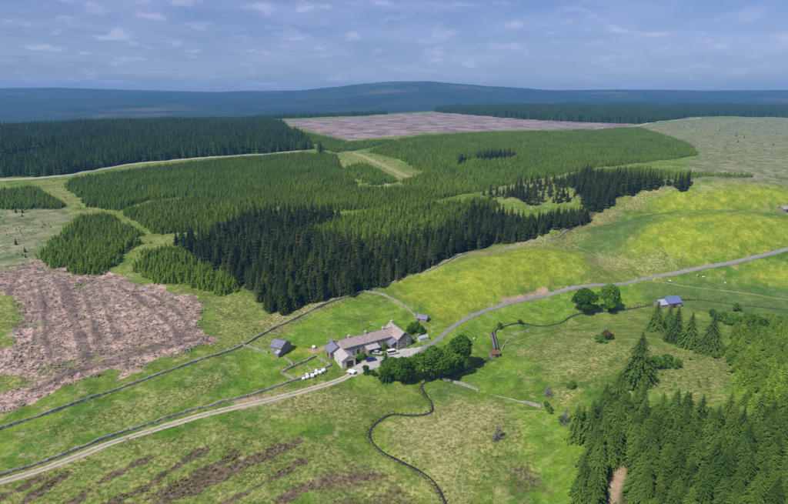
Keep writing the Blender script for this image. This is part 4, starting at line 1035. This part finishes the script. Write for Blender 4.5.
# ------------------------------------------------------------------ trees
def conifer(H, R, levels, nb, segs, seed, droop=0.35, bare=0.06, power=0.85, core=0.0, wf=1.0):
    r_ = np.random.default_rng(seed); V, F = [], []
    def tri(a, b, c):
        k = len(V); V.extend([a, b, c]); F.append((k, k + 1, k + 2))
    for l in range(levels):
        t = l / (levels - 1)
        z = H * (bare + (0.985 - bare) * t)
        r = R * (1 - t) ** power * r_.uniform(0.82, 1.15) + 0.10 + 0.05 * R * (1 - t)
        n_b = max(4, int(round(nb * (1 - 0.45 * t))))
        off = r_.uniform(0, 6.28)
        for b in range(n_b):
            a = off + 2 * math.pi * (b + r_.uniform(-0.32, 0.32)) / n_b
            L = r * r_.uniform(0.72, 1.2); w = wf * L * r_.uniform(0.34, 0.5) + 0.06
            e = np.array([math.cos(a), math.sin(a), 0]); s = np.array([-math.sin(a), math.cos(a), 0])
            dr = droop * r_.uniform(0.6, 1.3) * (1.0 - 0.9 * t * t) - 0.35 * t * t
            zb = z + r_.uniform(-0.4, 0.4) * H / levels * 0.7
            def C(q): return e * (L * q) + np.array([0, 0, zb + 0.12 * L * math.sin(q * 3.1) - dr * L * q * q])
            if segs == 1:
                c0, c1, c2 = C(0.0), C(0.55), C(1.0)
                lo = np.array([0, 0, -0.3 * w])
                tri(c0, c1 - s * w + lo, c2); tri(c0, c2, c1 + s * w + lo)
            else:
                for q in range(segs):
                    q0, q1 = q / segs, (q + 1.25) / segs
                    q1 = min(q1, 1.05)
                    ww = w * (1.1 - 0.75 * q / segs) * r_.uniform(0.7, 1.25)
                    lo = np.array([0, 0, -0.32 * ww * r_.uniform(0.3, 1.5)])
                    tri(C(q0), C((q0 + q1) / 2 + 0.10) - s * ww + lo, C(q1)); tri(C(q0), C(q1), C((q0 + q1) / 2 + 0.10) + s * ww * r_.uniform(0.8, 1.2) + lo)
    # leader
    for j in range(3):
        a = j * 2.1
        tri(np.array([0.09 * math.cos(a), 0.09 * math.sin(a), H * 0.93]), np.array([0.09 * math.cos(a + 2.1), 0.09 * math.sin(a + 2.1), H * 0.93]), np.array([0, 0, H * 1.03]))
    if core:
        n = 7; k = len(V)
        V.extend([np.array([core * R * math.cos(6.283 * j / n), core * R * math.sin(6.283 * j / n), H * (bare + 0.02)]) for j in range(n)]); V.append(np.array([0, 0, H * 0.9]))
        F.extend([(k + j, k + (j + 1) % n, k + n) for j in range(n)])
    return V, F

def trunk_mesh(H, r, bare_only=1.0):
    return MB().tube([(0, 0, -0.8), (0.02, 0, H * 0.3), (0.0, 0.03, H * 0.65), (0, 0, H * 0.93 * bare_only)], [r * 1.25, r, r * 0.6, r * 0.1], 6)

def broadleaf(H, R, seed, nleaf, leaf, lobes=16, flat=0.8, lift=0.18):
    r_ = np.random.default_rng(seed)
    cen = []
    for k in range(lobes):
        a = r_.uniform(0, 6.28); q = math.sqrt(r_.uniform(0, 1)) * 0.78 * R; t = r_.uniform(0, 1)
        zz = H * (lift + 0.2) + (H * (1 - lift) - 0.42 * R - H * 0.2) * t
        q *= (1.15 - 0.75 * t * t)
        cen.append((q * math.cos(a), q * math.sin(a), zz, R * r_.uniform(0.20, 0.48)))
    cen.append((0, 0, H - 0.45 * R, R * 0.45)); cen.append((0, 0, H * 0.55, R * 0.6))
    wts = np.array([c[3] ** 2 for c in cen]); wts /= wts.sum()
    pick = r_.choice(len(cen), nleaf, p=wts); C = np.array(cen)[pick]
    d = r_.normal(0, 1, (nleaf, 3)); d /= np.linalg.norm(d, axis=1)[:, None]
    d[:, 2] = np.where(d[:, 2] < -0.55, -d[:, 2] * 0.4, d[:, 2])
    P = C[:, :3] + d * (C[:, 3] * r_.uniform(0.70, 1.08, nleaf) ** 0.8)[:, None] * np.array([1, 1, flat])
    nn = d + r_.normal(0, 0.55, (nleaf, 3)); nn /= np.linalg.norm(nn, axis=1)[:, None]
    t1 = np.cross(nn, r_.normal(0, 1, (nleaf, 3))); t1 /= np.linalg.norm(t1, axis=1)[:, None]; t2 = np.cross(nn, t1)
    s = leaf * r_.uniform(0.6, 1.35, nleaf)[:, None]
    V = np.stack([P - t1 * s, P - t2 * s * 0.7, P + t1 * s, P + t2 * s * 0.7], 1).reshape(-1, 3)
    F = np.arange(nleaf * 4).reshape(-1, 4)
    return V, F.tolist(), cen

def broad_trunk(H, R, cen, seed):
    r_ = np.random.default_rng(seed); m = MB(); tr = 0.035 * H
    m.tube([(0, 0, -0.8), (0.05, 0, H * 0.2), (0.0, 0.1, H * 0.45), (0, 0, H * 0.7)], [tr * 1.4, tr, tr * 0.7, tr * 0.25], 7)
    for c in cen[:8]:
        z0 = H * r_.uniform(0.2, 0.45); m.tube([(0, 0.05, z0), (c[0] * 0.5, c[1] * 0.5, (z0 + c[2]) / 2), (c[0] * 0.95, c[1] * 0.95, c[2])], [tr * 0.45, tr * 0.3, tr * 0.1], 5)
    return m

def plant_tree(name, crown_me, trunk_me, pos, sc, label, cat, group=None, rz=None, dz=0.0):
    r = empty(name, (pos[0], pos[1], gz(pos[0], pos[1]) + dz), random.uniform(0, 6.28) if rz is None else rz, sc)
    link('trunk', trunk_me, r); link('crown', crown_me, r)
    tag(r, label, cat, group)
    return r

NEAR = []
for k in range(6):
    H = 15.0; R = [3.3, 2.9, 3.5, 3.1, 2.8, 3.2][k]
    V, F = conifer(H, R, [27, 26, 28, 26, 25, 27][k], 14, 5, 100 + k, droop=[.38, .30, .44, .36, .3, .4][k], bare=0.10, power=[.7, .62, .75, .66, .6, .65][k], wf=0.52)
    NEAR.append((mesh_from('crown', V, F, 'needles_near'), mesh_from('trunk', *(lambda q: (q.v, q.f))(trunk_mesh(H, 0.21)), 'bark')))
BIG = []
for k in range(3):
    V, F = conifer(15.0, [4.3, 3.9, 4.6][k], 36, 17, 6, 140 + k, droop=0.40, bare=0.03, power=0.72, wf=0.40)
    BIG.append((mesh_from('crown', V, F, 'needles_near'), mesh_from('trunk', *(lambda q: (q.v, q.f))(trunk_mesh(15.0, 0.28)), 'bark')))
DARK = []
for k in range(5):
    V, F = conifer(15.0, [3.1, 3.4, 2.8, 3.2, 2.9][k], 20, 11, 3, 160 + k, droop=0.34, bare=0.10, power=0.66, wf=0.7)
    DARK.append((mesh_from('crown', V, F, 'needles_dark'), mesh_from('trunk', *(lambda q: (q.v, q.f))(trunk_mesh(15.0, 0.2)), 'bark')))

# foreground plantation, tree by tree
x, y, sd = scatter(BLOCKW['near'], 3.45, 0.45)
gapP = hits([(594, 540), (604, 484), (618, 462), (632, 462), (628, 490), (624, 540)])
keep = sdist(gapP, x, y) < -1.0
x, y = x[keep], y[keep]
vis = []
for i in range(len(x)):      # the photograph shows nothing of trees far outside the frame
    zz = gz(x[i], y[i]) + 14 - CAM_H
    v = np.array([x[i], y[i], zz]); dpt = v @ FWD; qx = 394 + FPX * v[0] / dpt; qy = 252 - FPX * (v @ UPV) / dpt
    vis.append(-20 < qx < 806 and qy < 512)
x, y = x[np.array(vis)], y[np.array(vis)]
n_near = len(x)
def view_px(x_, y_, h=0.0):
    v = np.array([x_, y_, gz(x_, y_) + h - CAM_H]); dpt = v @ FWD
    return 394 + FPX * v[0] / dpt, 252 - FPX * (v @ UPV) / dpt
for i in range(n_near):
    c, t = NEAR[rng.integers(0, 6)]
    qx, qy = view_px(x[i], y[i], 10)
    if qx < 620 and qy < 440: lab = 'green spruce on the upper left corner of the lower right plantation'
    elif qx < 630: lab = 'green spruce on the left edge of the lower right plantation'
    elif qy < 430: lab = 'green spruce in the back rows of the lower right plantation'
    elif qx < 715: lab = 'green spruce in the middle of the lower right plantation'
    else: lab = 'green spruce in the bottom right corner of the picture'
    o = plant_tree('spruce_tree', c, t, (x[i], y[i]), 1.0, lab, 'spruce', 'spruces of the lower right plantation')
    f_ = float(rng.uniform(0.55, 0.95)); q_ = float(rng.uniform(0.82, 1.1)) * (0.55 + 0.45 * f_)
    o.scale = (q_, q_, f_)

# single spruces on the hillside
for (px, py, hpx, lab) in [(636, 384, 46, 'large lone dark spruce standing left of the hillside scrub'), (655, 331, 26, 'leftmost spruce of the group before the blue roofed barn'), (668, 327, 20, 'small spruce tucked behind the group at the blue roofed barn'),
                           (674, 342, 30, 'second spruce from the left in the group below the blue barn'), (688, 347, 30, 'third spruce from the left in the group below the blue barn'), (709, 352, 32, 'rightmost and darkest spruce of the group below the blue barn'),
                           (604, 412, 26, 'spruce at the far left tip of the plantation edge'), (616, 408, 34, 'spruce at the upper left corner of the plantation'), (594, 462, 34, 'spruce leaning out over the left plantation edge')]:
    p = hit(px, py); d_ = math.hypot(p[0], p[1])
    Hm = hpx * math.hypot(d_, 90) / FPX / 0.88
    c, t = BIG[rng.integers(0, 3)]
    plant_tree('spruce_tree', c, t, p, Hm / 15.0, lab, 'spruce', 'single spruces on the right hillside')

# scattering of things nobody could count (points carry spin and size)
def scatter_stuff(name, x, y, sc, protos, label, cat, dz=0.0, tilt=0.0):
    x = np.asarray(x); y = np.asarray(y)
    z = ground_z(x, y) + dz
    me = bpy.data.meshes.new(name); me.vertices.add(len(x))
    me.vertices.foreach_set('co', np.stack([x, y, z], 1).astype(np.float32).ravel())
    a = me.attributes.new('spin', 'FLOAT_VECTOR', 'POINT'); a.data.foreach_set('vector', np.stack([rng.normal(0, tilt, len(x)) if tilt else np.zeros(len(x)), rng.normal(0, tilt, len(x)) if tilt else np.zeros(len(x)), rng.uniform(0, 6.28, len(x))], 1).astype(np.float32).ravel())
    sc = np.asarray(sc)
    if sc.ndim == 1: sc = np.stack([sc * rng.uniform(0.9, 1.1, len(sc)), sc * rng.uniform(0.9, 1.1, len(sc)), sc], 1)
    a = me.attributes.new('size', 'FLOAT_VECTOR', 'POINT'); a.data.foreach_set('vector', sc.astype(np.float32).ravel())
    o = link(name, me)
    ng = bpy.data.node_groups.new(name + '_nodes', 'GeometryNodeTree')
    ng.interface.new_socket('Geometry', in_out='INPUT', socket_type='NodeSocketGeometry'); ng.interface.new_socket('Geometry', in_out='OUTPUT', socket_type='NodeSocketGeometry')
    N = NT(ng); gi = N.node('NodeGroupInput'); go = N.node('NodeGroupOutput')
    jn = N.node('GeometryNodeJoinGeometry')
    for i, pm in enumerate(protos):
        po = bpy.data.objects.new(name + '_kind', pm)
        oi = N.node('GeometryNodeObjectInfo', {'Object': po, 'As Instance': True})
        idx = N.node('GeometryNodeInputIndex')
        mod = N.node('FunctionNodeCompare', data_type='INT', operation='EQUAL')
        mm = N.math if False else None
        mo = N.node('ShaderNodeMath', {0: idx.outputs[0], 1: float(len(protos))}, operation='MODULO')
        cp = N.node('ShaderNodeMath', {0: mo.outputs[0], 1: float(i), 2: 0.5}, operation='COMPARE')
        ng.nodes.remove(mod)
        ip = N.node('GeometryNodeInstanceOnPoints')
        rot = N.node('GeometryNodeInputNamedAttribute', {'Name': 'spin'}, data_type='FLOAT_VECTOR')
        scl = N.node('GeometryNodeInputNamedAttribute', {'Name': 'size'}, data_type='FLOAT_VECTOR')
        ng.links.new(gi.outputs[0], ip.inputs['Points']); ng.links.new(cp.outputs[0], ip.inputs['Selection'])
        ng.links.new(oi.outputs['Geometry'], ip.inputs['Instance']); ng.links.new(rot.outputs[0], ip.inputs['Rotation']); ng.links.new(scl.outputs[0], ip.inputs['Scale'])
        ng.links.new(ip.outputs[0], jn.inputs[0])
    ng.links.new(jn.outputs[0], go.inputs[0])
    md = o.modifiers.new('scatter', 'NODES'); md.node_group = ng
    return tag(o, label, cat, kind='stuff')

def merged(V, F, mat, H, r):
    """one mesh with crown and trunk"""
    q = trunk_mesh(H, r); k = len(V)
    VV = [tuple(v) for v in V] + q.v; FF = [tuple(f) for f in F] + [tuple(i + k for i in f) for f in q.f]
    return mesh_from('tree', VV, FF, [mat, 'bark'], [0] * len(F) + [1] * len(q.f))

# dark wood: the nearest trees one by one, the rest as a mass
x, y, sd = scatter(BLOCKW['dark_a'], 3.9, 0.45)
sz = rng.uniform(0.55, 1.05, len(x)) * np.where(fbm(x / 40, y / 40, 91, 2) > 0.5, 1.0, 0.88)
order = np.argsort(np.hypot(x, y) + np.maximum(sd - 4, 0) * 6)
n_ind = max(0, 290 - n_near)
ind, rest = order[:n_ind], order[n_ind:]
for i in ind:
    c, t = DARK[rng.integers(0, 5)]
    qx, qy = view_px(x[i], y[i])
    if qx < 262: lab = 'dark spruce on the left flank of the wood beside young conifers'
    elif qx < 310: lab = 'dark spruce at the lower left tip of the dark wood'
    elif qx < 370: lab = 'dark spruce on the wood edge above the farm field wall'
    elif qx < 430: lab = 'dark spruce on the wood edge beside the utility pole'
    else: lab = 'dark spruce on the wood edge above the yellow meadow'
    plant_tree('dark_spruce', c, t, (x[i], y[i]), float(sz[i]), lab, 'spruce', 'dark spruces at the wood edge')
LOD_D = [merged(*conifer(15.0, [3.2, 2.9, 3.4, 2.8][k], 14, 9, 1, 180 + k, droop=0.3, bare=0.10, power=0.66, core=0.45), 'needles_dark', 15, 0.2) for k in range(4)]
scatter_stuff('dark_forest', x[rest], y[rest], sz[rest], LOD_D, 'dark mature spruce wood filling the middle of the valley side', 'forest')
x, y, sd = scatter(BLOCKW['dark_b'], 4.5); scatter_stuff('dark_forest', x, y, rng.uniform(0.65, 0.95, len(x)), LOD_D, 'small dark clump of spruces inside the bright young plantation', 'forest')

LOD_Y = [merged(*conifer(5.2, [1.75, 1.55, 1.9, 1.5][k], 9, 9, 1, 200 + k, droop=0.15, bare=0.05, power=0.8, core=0.4), 'needles_young', 6, 0.09) for k in range(4)]
LOD_Y2 = [merged(*conifer(5.2, [2.1, 1.9, 2.3][k], 6, 7, 1, 220 + k, droop=0.15, bare=0.02, power=0.8, core=0.5), 'needles_young', 6, 0.09) for k in range(3)]
LOD_F = [merged(*conifer(15.0, [3.8, 3.4, 4.1][k], 7, 6, 1, 240 + k, droop=0.3, bare=0.1, power=0.72, core=0.5), 'needles_far', 15, 0.2) for k in range(3)]
YL = {'young_a': 'block of bright young conifers above the felled brown ground', 'young_b': 'wedge of bright young conifers beside the dark wood', 'young_c': 'bright young conifer block left of the dark wood',
      'young_d': 'broad young conifer plantation below the far forest road', 'young_e': 'strip of young conifers at the left edge below the forest road', 'young_f': 'wide young conifer plantation on the middle hillside',
      'young_k': 'small strip of young conifers below the purple felled ground', 'young_l': 'small young conifer patch at the end of the far forest', 'young_g': 'small young conifer triangle between the pale rides', 'young_h': 'low young conifer strip beyond the dark wood on the right', 'mid_i': 'lighter half grown conifers behind the dark wood'}
for k, lab in YL.items():
    P = BLOCKW[k]; dmin = float(P[:, 1].min())
    sp = 2.2 if dmin < 420 else 2.7
    x, y, sd = scatter(P, sp, 0.36)
    pr = LOD_Y if dmin < 420 else LOD_Y2
    s_ = rng.uniform(0.6, 1.2, len(x)) * (0.85 + 0.35 * fbm(x / 25, y / 25, 93, 2)) * np.clip(0.55 + sd / 9, 0.55, 1.0)
    if k == 'mid_i': s_ *= 1.25
    if k == 'young_h': s_ *= 0.75
    scatter_stuff('young_conifer_forest', x, y, s_, pr, lab, 'plantation')
for k, sp, lab in (('far_a', 5.0, 'dark mature far forest across the left horizon'), ('far_b', 6.2, 'dark far forest band across the right horizon'), ('far_c', 6.0, 'thin line of far trees behind the felled purple ground')):
    x, y, sd = scatter(BLOCKW[k], sp, 0.42)
    if k == 'far_a':
        for ln_ in FAR_TRACKS: mk = ldist(hits(ln_), x, y) > 9; x, y = x[mk], y[mk]
    s_ = (1.35 if k == 'far_b' else 1.0) * rng.uniform(0.6, 1.2, len(x)) * (0.62 + 0.75 * fbm(x / 110, y / 110, 95, 2))
    if k == 'far_a':      # younger trees in front of the two inner roads
        for ln_ in FAR_TRACKS:
            Q = hits(ln_); Q = Q[np.argsort(Q[:, 0])]; ty = np.interp(x, Q[:, 0], Q[:, 1])
            mk = (x > Q[0, 0] - 12) & (x < Q[-1, 0] + 12) & (y < ty)
            s_ = np.where(mk, np.minimum(s_, 0.06 + (ty - y) * 0.0032), s_)
    scatter_stuff('far_forest', x, y, s_, LOD_F, lab, 'forest')
SCR = [mesh_from('scrub', *broadleaf(3.6, 1.7, 300 + k, 420, 0.30, 7, 0.9, 0.05)[:2], 'leaves_scrub') for k in range(3)]
# thin scrub trees in the pale clearing and along plantation edges
P = hits([(480, 190, 5), (530, 177, 5), (590, 174, 5), (605, 186), (580, 200), (530, 205), (500, 200)]); x, y, sd = scatter(P, 5.5, 0.5, 0.75)
scatter_stuff('scattered_conifer_forest', x, y, rng.uniform(0.25, 0.85, len(x)), LOD_D[:2] + SCR[:1] + LOD_D[2:], 'scattered dark conifers in the pale clearing of the wood', 'forest')
P = hits([(0, 210), (70, 208), (60, 232), (40, 255), (0, 265)]); x, y, sd = scatter(P, 14, 0.48, 0.3)
scatter_stuff('scattered_conifer_forest', x, y, rng.uniform(0.12, 0.38, len(x)), LOD_D, 'few small conifers on the mossy felled ground at left', 'forest')
P = hits([(620, 135), (690, 122), (790, 120), (790, 150), (700, 160)]); x, y, sd = scatter(P, 45, 0.48, 0.3)
scatter_stuff('scattered_conifer_forest', x, y, rng.uniform(0.2, 0.5, len(x)), LOD_F, 'few far conifers dotted over the right moor', 'forest')
MS = []
for P in REG['moor']:
    x, y, sd = scatter(hits(P), 6.0 if P[0][0] < 100 else 9.0, 0.5, 0.8); mk = fbm(x / 45, y / 45, 19, 3) > 0.53; MS.append((x[mk], y[mk]))
x = np.concatenate([q[0] for q in MS]); y = np.concatenate([q[1] for q in MS])
scatter_stuff('moor_scrub', x, y, rng.uniform(0.12, 0.42, len(x)), [SCR[0], LOD_Y2[0], SCR[1]], 'low dark scrub dotted over the rough moor', 'scrub')
# young bright conifers and scrub on the right hillside
YNG = [merged(*conifer(5.0, [1.5, 1.3, 1.7][k], 11, 8, 2, 320 + k, droop=0.1, bare=0.03, power=0.8), 'needles_young', 5, 0.08) for k in range(3)]
x, y, sd = scatter(BLOCKW['scrub'], 2.7, 0.45, 0.9)
scatter_stuff('young_conifer_forest', x, y, rng.uniform(0.6, 1.15, len(x)), YNG + SCR[:2], 'bright mixed scrub and young conifers on the right hillside', 'scrub')
P = hits([(640, 372), (700, 352), (735, 360), (745, 398), (690, 396)]); x, y, sd = scatter(P, 5.5, 0.48, 0.35)
scatter_stuff('sapling_scrub', x, y, rng.uniform(0.2, 0.45, len(x)), YNG + SCR[:1], 'knee high saplings dotted over the tussocky hillside', 'scrub')

# broadleaf trees
BR = []
for k in range(4):
    H, R = [(12, 5.4), (12, 5.0), (12, 5.8), (12, 4.6)][k]
    V, F, cen = broadleaf(H, R, 400 + k, 6500, 0.34, 20, 0.85, 0.14)
    BR.append((mesh_from('crown', V, F, 'leaves_broad'), mesh_from('trunk', *(lambda q: (q.v, q.f))(broad_trunk(H, R, cen, k)), 'bark')))
def broad(px, py, hpx, k, lab, dz=0.0):
    p = hit(px, py); Hm = hpx * math.hypot(math.hypot(*p), 100) / FPX / 0.9
    plant_tree('broadleaf_tree', *BR[k], p, Hm / 12.0, lab, 'tree', 'broadleaf trees of the valley', dz=dz)
broad(583, 314, 24, 0, 'left one of the two round broadleaf trees by the stream')
broad(609, 311, 24, 1, 'right one of the two round broadleaf trees by the stream')
broad(433, 380, 34, 2, 'large bright round broadleaf tree overhanging the stream')
broad(447, 376, 30, 0, 'broadleaf tree squeezed between two larger ones by the stream')
broad(461, 370, 34, 3, 'tall broadleaf tree right of the farm beside the stream')
broad(402, 382, 25, 1, 'dark broadleaf tree below the farmyard, right of the pointed one')
broad(412, 380, 22, 3, 'small broadleaf tree below the yard nearest the road bend')
broad(391, 381, 24, 2, 'low broadleaf tree below the yard beside the pointed conifer')
p = hit(386, 379); plant_tree('pointed_conifer', *BIG[1], p, 0.82, 'pointed conifer rising among the trees below the farmyard', 'conifer')
SHR = []
for k in range(4):
    V, F, cen = broadleaf(3.2, [1.8, 2.2, 1.6, 2.0][k], 430 + k, 900, 0.22, 9, 0.9, 0.02)
    SHR.append((mesh_from('foliage', V, F, 'leaves_rust' if k == 3 else 'leaves_broad'), mesh_from('stem', *(lambda q: (q.v, q.f))(broad_trunk(3.0, 1.6, cen, k)), 'bark')))
def shrub(px, py, sc, k, lab):
    p = hit(px, py); r = empty('shrub', (*p, gz(*p)), random.uniform(0, 6), sc)
    link('stem', SHR[k][1], r); link('foliage', SHR[k][0], r); tag(r, lab, 'shrub', 'shrubs on the pastures')
for a in [(366, 373, 1.1, 0, 'rounded shrub between the garage and the farmyard trees'), (373, 376, 0.9, 2, 'small shrub at the foot of the yard trees'), (500, 328, 0.9, 0, 'small dark shrub beside the stream above the hut'), (520, 324, 0.8, 3, 'brownish shrub on the stream bank'),
          (606, 340, 1.5, 3, 'rust brown shrub on the hillside left of the lone spruce'), (600, 343, 1.2, 1, 'green shrub next to the rust brown one'), (572, 389, 1.0, 0, 'dark low shrub alone in the tussocky pasture'), (546, 407, 0.7, 0, 'tiny shrub at the end of the ruined wall'),
          (549, 413, 0.9, 2, 'dark shrub just below the end of the ruined wall'), (655, 368, 1.6, 1, 'green shrub at the right foot of the lone spruce'), (667, 366, 1.5, 0, 'second shrub right of the lone spruce'), (677, 368, 1.2, 2, 'third and farthest shrub right of the lone spruce'),
          (716, 358, 0.9, 1, 'light shrub right of the darkest spruce'), (722, 322, 1.7, 1, 'bright shrub left end of the valley thicket'), (733, 326, 2.0, 0, 'large bright shrub in the valley thicket'), (745, 324, 1.7, 2, 'dark shrub in the middle of the valley thicket'), (757, 330, 2.1, 1, 'broad shrub at the right of the valley thicket'), (712, 317, 1.3, 0, 'small shrub above the spruce group near the blue barn'), (736, 311, 1.4, 2, 'dark round shrub at the stream on the far right'),
          (410, 334, 1.3, 0, 'garden shrub behind the farmhouse wing'), (416, 331, 1.5, 1, 'garden shrub between the wing and the small shed'), (421, 334, 1.2, 2, 'garden shrub beside the greenhouse'), (363, 358.5, 0.9, 1, 'garden shrub in front of the farmhouse near the garage'), (385, 349.5, 1.0, 0, 'garden shrub against the farmhouse front by the wing'), (358, 361, 0.7, 0, 'low hedge shrub behind the blue car')]:
    shrub(*a)

# dead trees
def dead_tree(px, py, h, seed, label, lean=0.0, needles=False):
    r_ = np.random.default_rng(seed); p = hit(px, py)
    r = empty('dead_tree', (*p, gz(*p)), 0.0); tag(r, label, 'dead tree')
    MB().tube([(0, 0, -0.4), (0.1 + lean * 0.3, 0, h * 0.35), (lean * 0.7, 0.1, h * 0.7), (lean, 0.1, h)], [0.3, 0.2, 0.12, 0.03], 6).build('trunk', 'dead_wood', r)
    m = MB()
    for k in range(95):
        t = r_.uniform(0.05, 0.95) ** 1.3; L = (1 - t) * h * 0.42 * r_.uniform(0.5, 1.2) + 0.3; a = r_.uniform(0, 6.28)
        b0 = np.array([lean * t, 0.05, h * t]); e = np.array([math.cos(a), math.sin(a), r_.uniform(-0.35, 0.25)])
        tip = b0 + e * L; mid = b0 + e * L * 0.5 + np.array([0, 0, 0.12 * L])
        m.tube([b0, mid, tip], [0.10, 0.07, 0.025], 4)
        for q in range(3):
            s = b0 + (tip - b0) * r_.uniform(0.4, 0.95); m.tube([s, s + np.array([r_.normal(0, .3), r_.normal(0, .3), r_.uniform(-.35, .2)]) * L * 0.5], [0.035, 0.01], 3)
    m.build('branch', 'dead_wood', r)
    if needles:
        V, F, c = broadleaf(h * 0.5, h * 0.34, seed, 260, 0.22, 8, 0.6, 0.05); link('foliage', mesh_from('foliage', V, F, 'leaves_scrub'), r)
dead_tree(497, 440, 6.5, 1, 'grey dead tree with bare branches alone in the right pasture')
dead_tree(563, 424, 6.5, 2, 'half dead grey tree near the left edge of the plantation', 0.8, True)
dead_tree(548, 396, 4.0, 3, 'small bare dead tree on the hillside above the ruined wall')

# ------------------------------------------------------------------ small ground stuff: tussocks, rushes, felling waste
def tuft(seed, n, h, sp):
    r_ = np.random.default_rng(seed); V, F = [], []
    for k in range(n):
        a = r_.uniform(0, 6.28); b = r_.uniform(0, sp * 0.4); L = r_.uniform(0.6, 1.1) * h; o = r_.uniform(0.2, 1.0) * sp
        c = np.array([b * math.cos(a), b * math.sin(a), -0.03]); s = np.array([-math.sin(a), math.cos(a), 0]) * 0.12 * (0.5 + h)
        t = np.array([o * math.cos(a), o * math.sin(a), L]); k0 = len(V)
        V += [c - s, c + s, t]; F.append((k0, k0 + 1, k0 + 2))
    return V, F
TP = [mesh_from('tuft', *tuft(500 + k, 14, 0.26, 0.55), 'tuft_pale') for k in range(3)]
TR = [mesh_from('tuft', *tuft(520 + k, 16, 0.36, 0.55), 'tuft_rush') for k in range(3)]
def cover(polys, spacing, keep, thr, seed):
    X, Y = [], []
    for P in polys:
        x, y, sd = scatter(hits(P), spacing, 0.5, keep)
        m = fbm(x / 9, y / 9, seed, 3) > thr
        X.append(x[m]); Y.append(y[m])
    return np.concatenate(X), np.concatenate(Y)
x, y = cover(REG['rough'][:7], 1.15, 0.8, 0.5, 71)
scatter_stuff('grass_tussocks', x, y, rng.uniform(0.6, 1.5, len(x)), TP, 'pale bleached grass tussocks over the rough pasture', 'grass', 0.0)
x, y = cover([[(0, 500), (0, 440), (240, 360), (420, 380), (560, 320), (640, 340), (600, 400), (600, 500), (300, 530)]], 2.3, 0.8, 0.54, 73)
scatter_stuff('rush_clumps', x, y, rng.uniform(0.4, 0.9, len(x)), TR + TP[:1], 'dark rush clumps over the wet pasture', 'grass', 0.0)
bk = np.concatenate([STREAM_A, STREAM_B]); bk = bk[bk[:, 1] < 330]; bk = np.repeat(bk, 14, 0)
off_ = rng.normal(0, 0.45, bk.shape); off_ += np.sign(off_) * 0.6; bk = bk + off_ * np.array([1.0, 0.8])
scatter_stuff('bank_grass', bk[:, 0], bk[:, 1], rng.uniform(0.4, 0.9, len(bk)), TR + TP[:1], 'tall green rushes along the stream banks', 'grass', 0.0)
ST_P = [hits(P) for P in REG['rough'][7:9]]
X_, Y_ = [], []
for P in ST_P:
    x, y, sd = scatter(P, 6.5, 0.5, 0.35); X_.append(x); Y_.append(y)
x, y = np.concatenate(X_), np.concatenate(Y_)
scatter_stuff('sapling_scrub', x, y, rng.uniform(0.15, 0.5, len(x)), LOD_Y + SCR[:1], 'stray saplings along the open rides between plantation blocks', 'scrub')
SN = []
for k in range(3):
    r = np.random.default_rng(560 + k)
    pts = [np.array(v) * r.uniform(0.6, 1.1) for v in ((1, 0, 0), (-1, 0, 0), (0, 1, 0), (0, -1, 0), (0, 0, .7), (0, 0, -.7))]
    SN.append(mesh_from('pebble', pts, [(0, 2, 4), (2, 1, 4), (1, 3, 4), (3, 0, 4), (2, 0, 5), (1, 2, 5), (3, 1, 5), (0, 3, 5)], 'stone_pale'))
bs = np.concatenate([STREAM_A, STREAM_B]); bs = bs[rng.random(len(bs)) < 0.8]; bs = np.repeat(bs, 2, 0) + rng.normal(0, 0.6, (len(bs) * 2, 2))
scatter_stuff('stream_gravel', bs[:, 0], bs[:, 1], rng.uniform(0.10, 0.34, len(bs)), SN, 'grey stones lying in and along the stream', 'gravel', 0.15)
def stick(seed):
    r_ = np.random.default_rng(seed); m = MB()
    for k in range(5):
        a = r_.uniform(0, 6.28); c = r_.normal(0, 0.5, 2); L = r_.uniform(0.5, 1.6)
        e = np.array([math.cos(a), math.sin(a), r_.uniform(-0.1, 0.25)]) * L
        p = np.array([c[0], c[1], 0.12 + r_.uniform(0, 0.25)]); m.tube([p - e * 0.5, p + e * 0.5], [0.09, 0.06], 4)
    if seed % 2: m.cyl((0.6, 0.2, -0.1), 0.28, 0.45, n=7, r2=0.22)
    return mesh_from('brash', m.v, m.f, 'brash_wood')
ST = [stick(540 + k) for k in range(4)]
x, y, sd = scatter(hits(REG['clear'][0]), 2.2, 0.5, 0.8)
m_ = np.ones(len(x), bool)
for P in REG['notclear']: m_ &= sdist(hits(P), x, y) < 0
scatter_stuff('felling_debris', x[m_], y[m_], rng.uniform(0.4, 1.9, m_.sum()), ST, 'litter of cut branches and stumps over the felled brown ground', 'debris', 0.05, 0.1)

# ------------------------------------------------------------------ haze
m_, n_ = new_mat('air')
pv = n_.node('ShaderNodeVolumePrincipled', {'Color': (0.20, 0.52, 1.0), 'Density': 0.00013, 'Anisotropy': 0.0})
n_.node('ShaderNodeOutputMaterial', {'Volume': pv.outputs[0]})
m_.cycles.homogeneous_volume = True
hz = MB().box(-9000, 9000, -600, 8700, -40, 345).build('haze', 'air')
tag(hz, 'thin blue summer haze over the whole valley', 'haze', kind='stuff')
print('near', n_near, 'individual dark', len(ind))
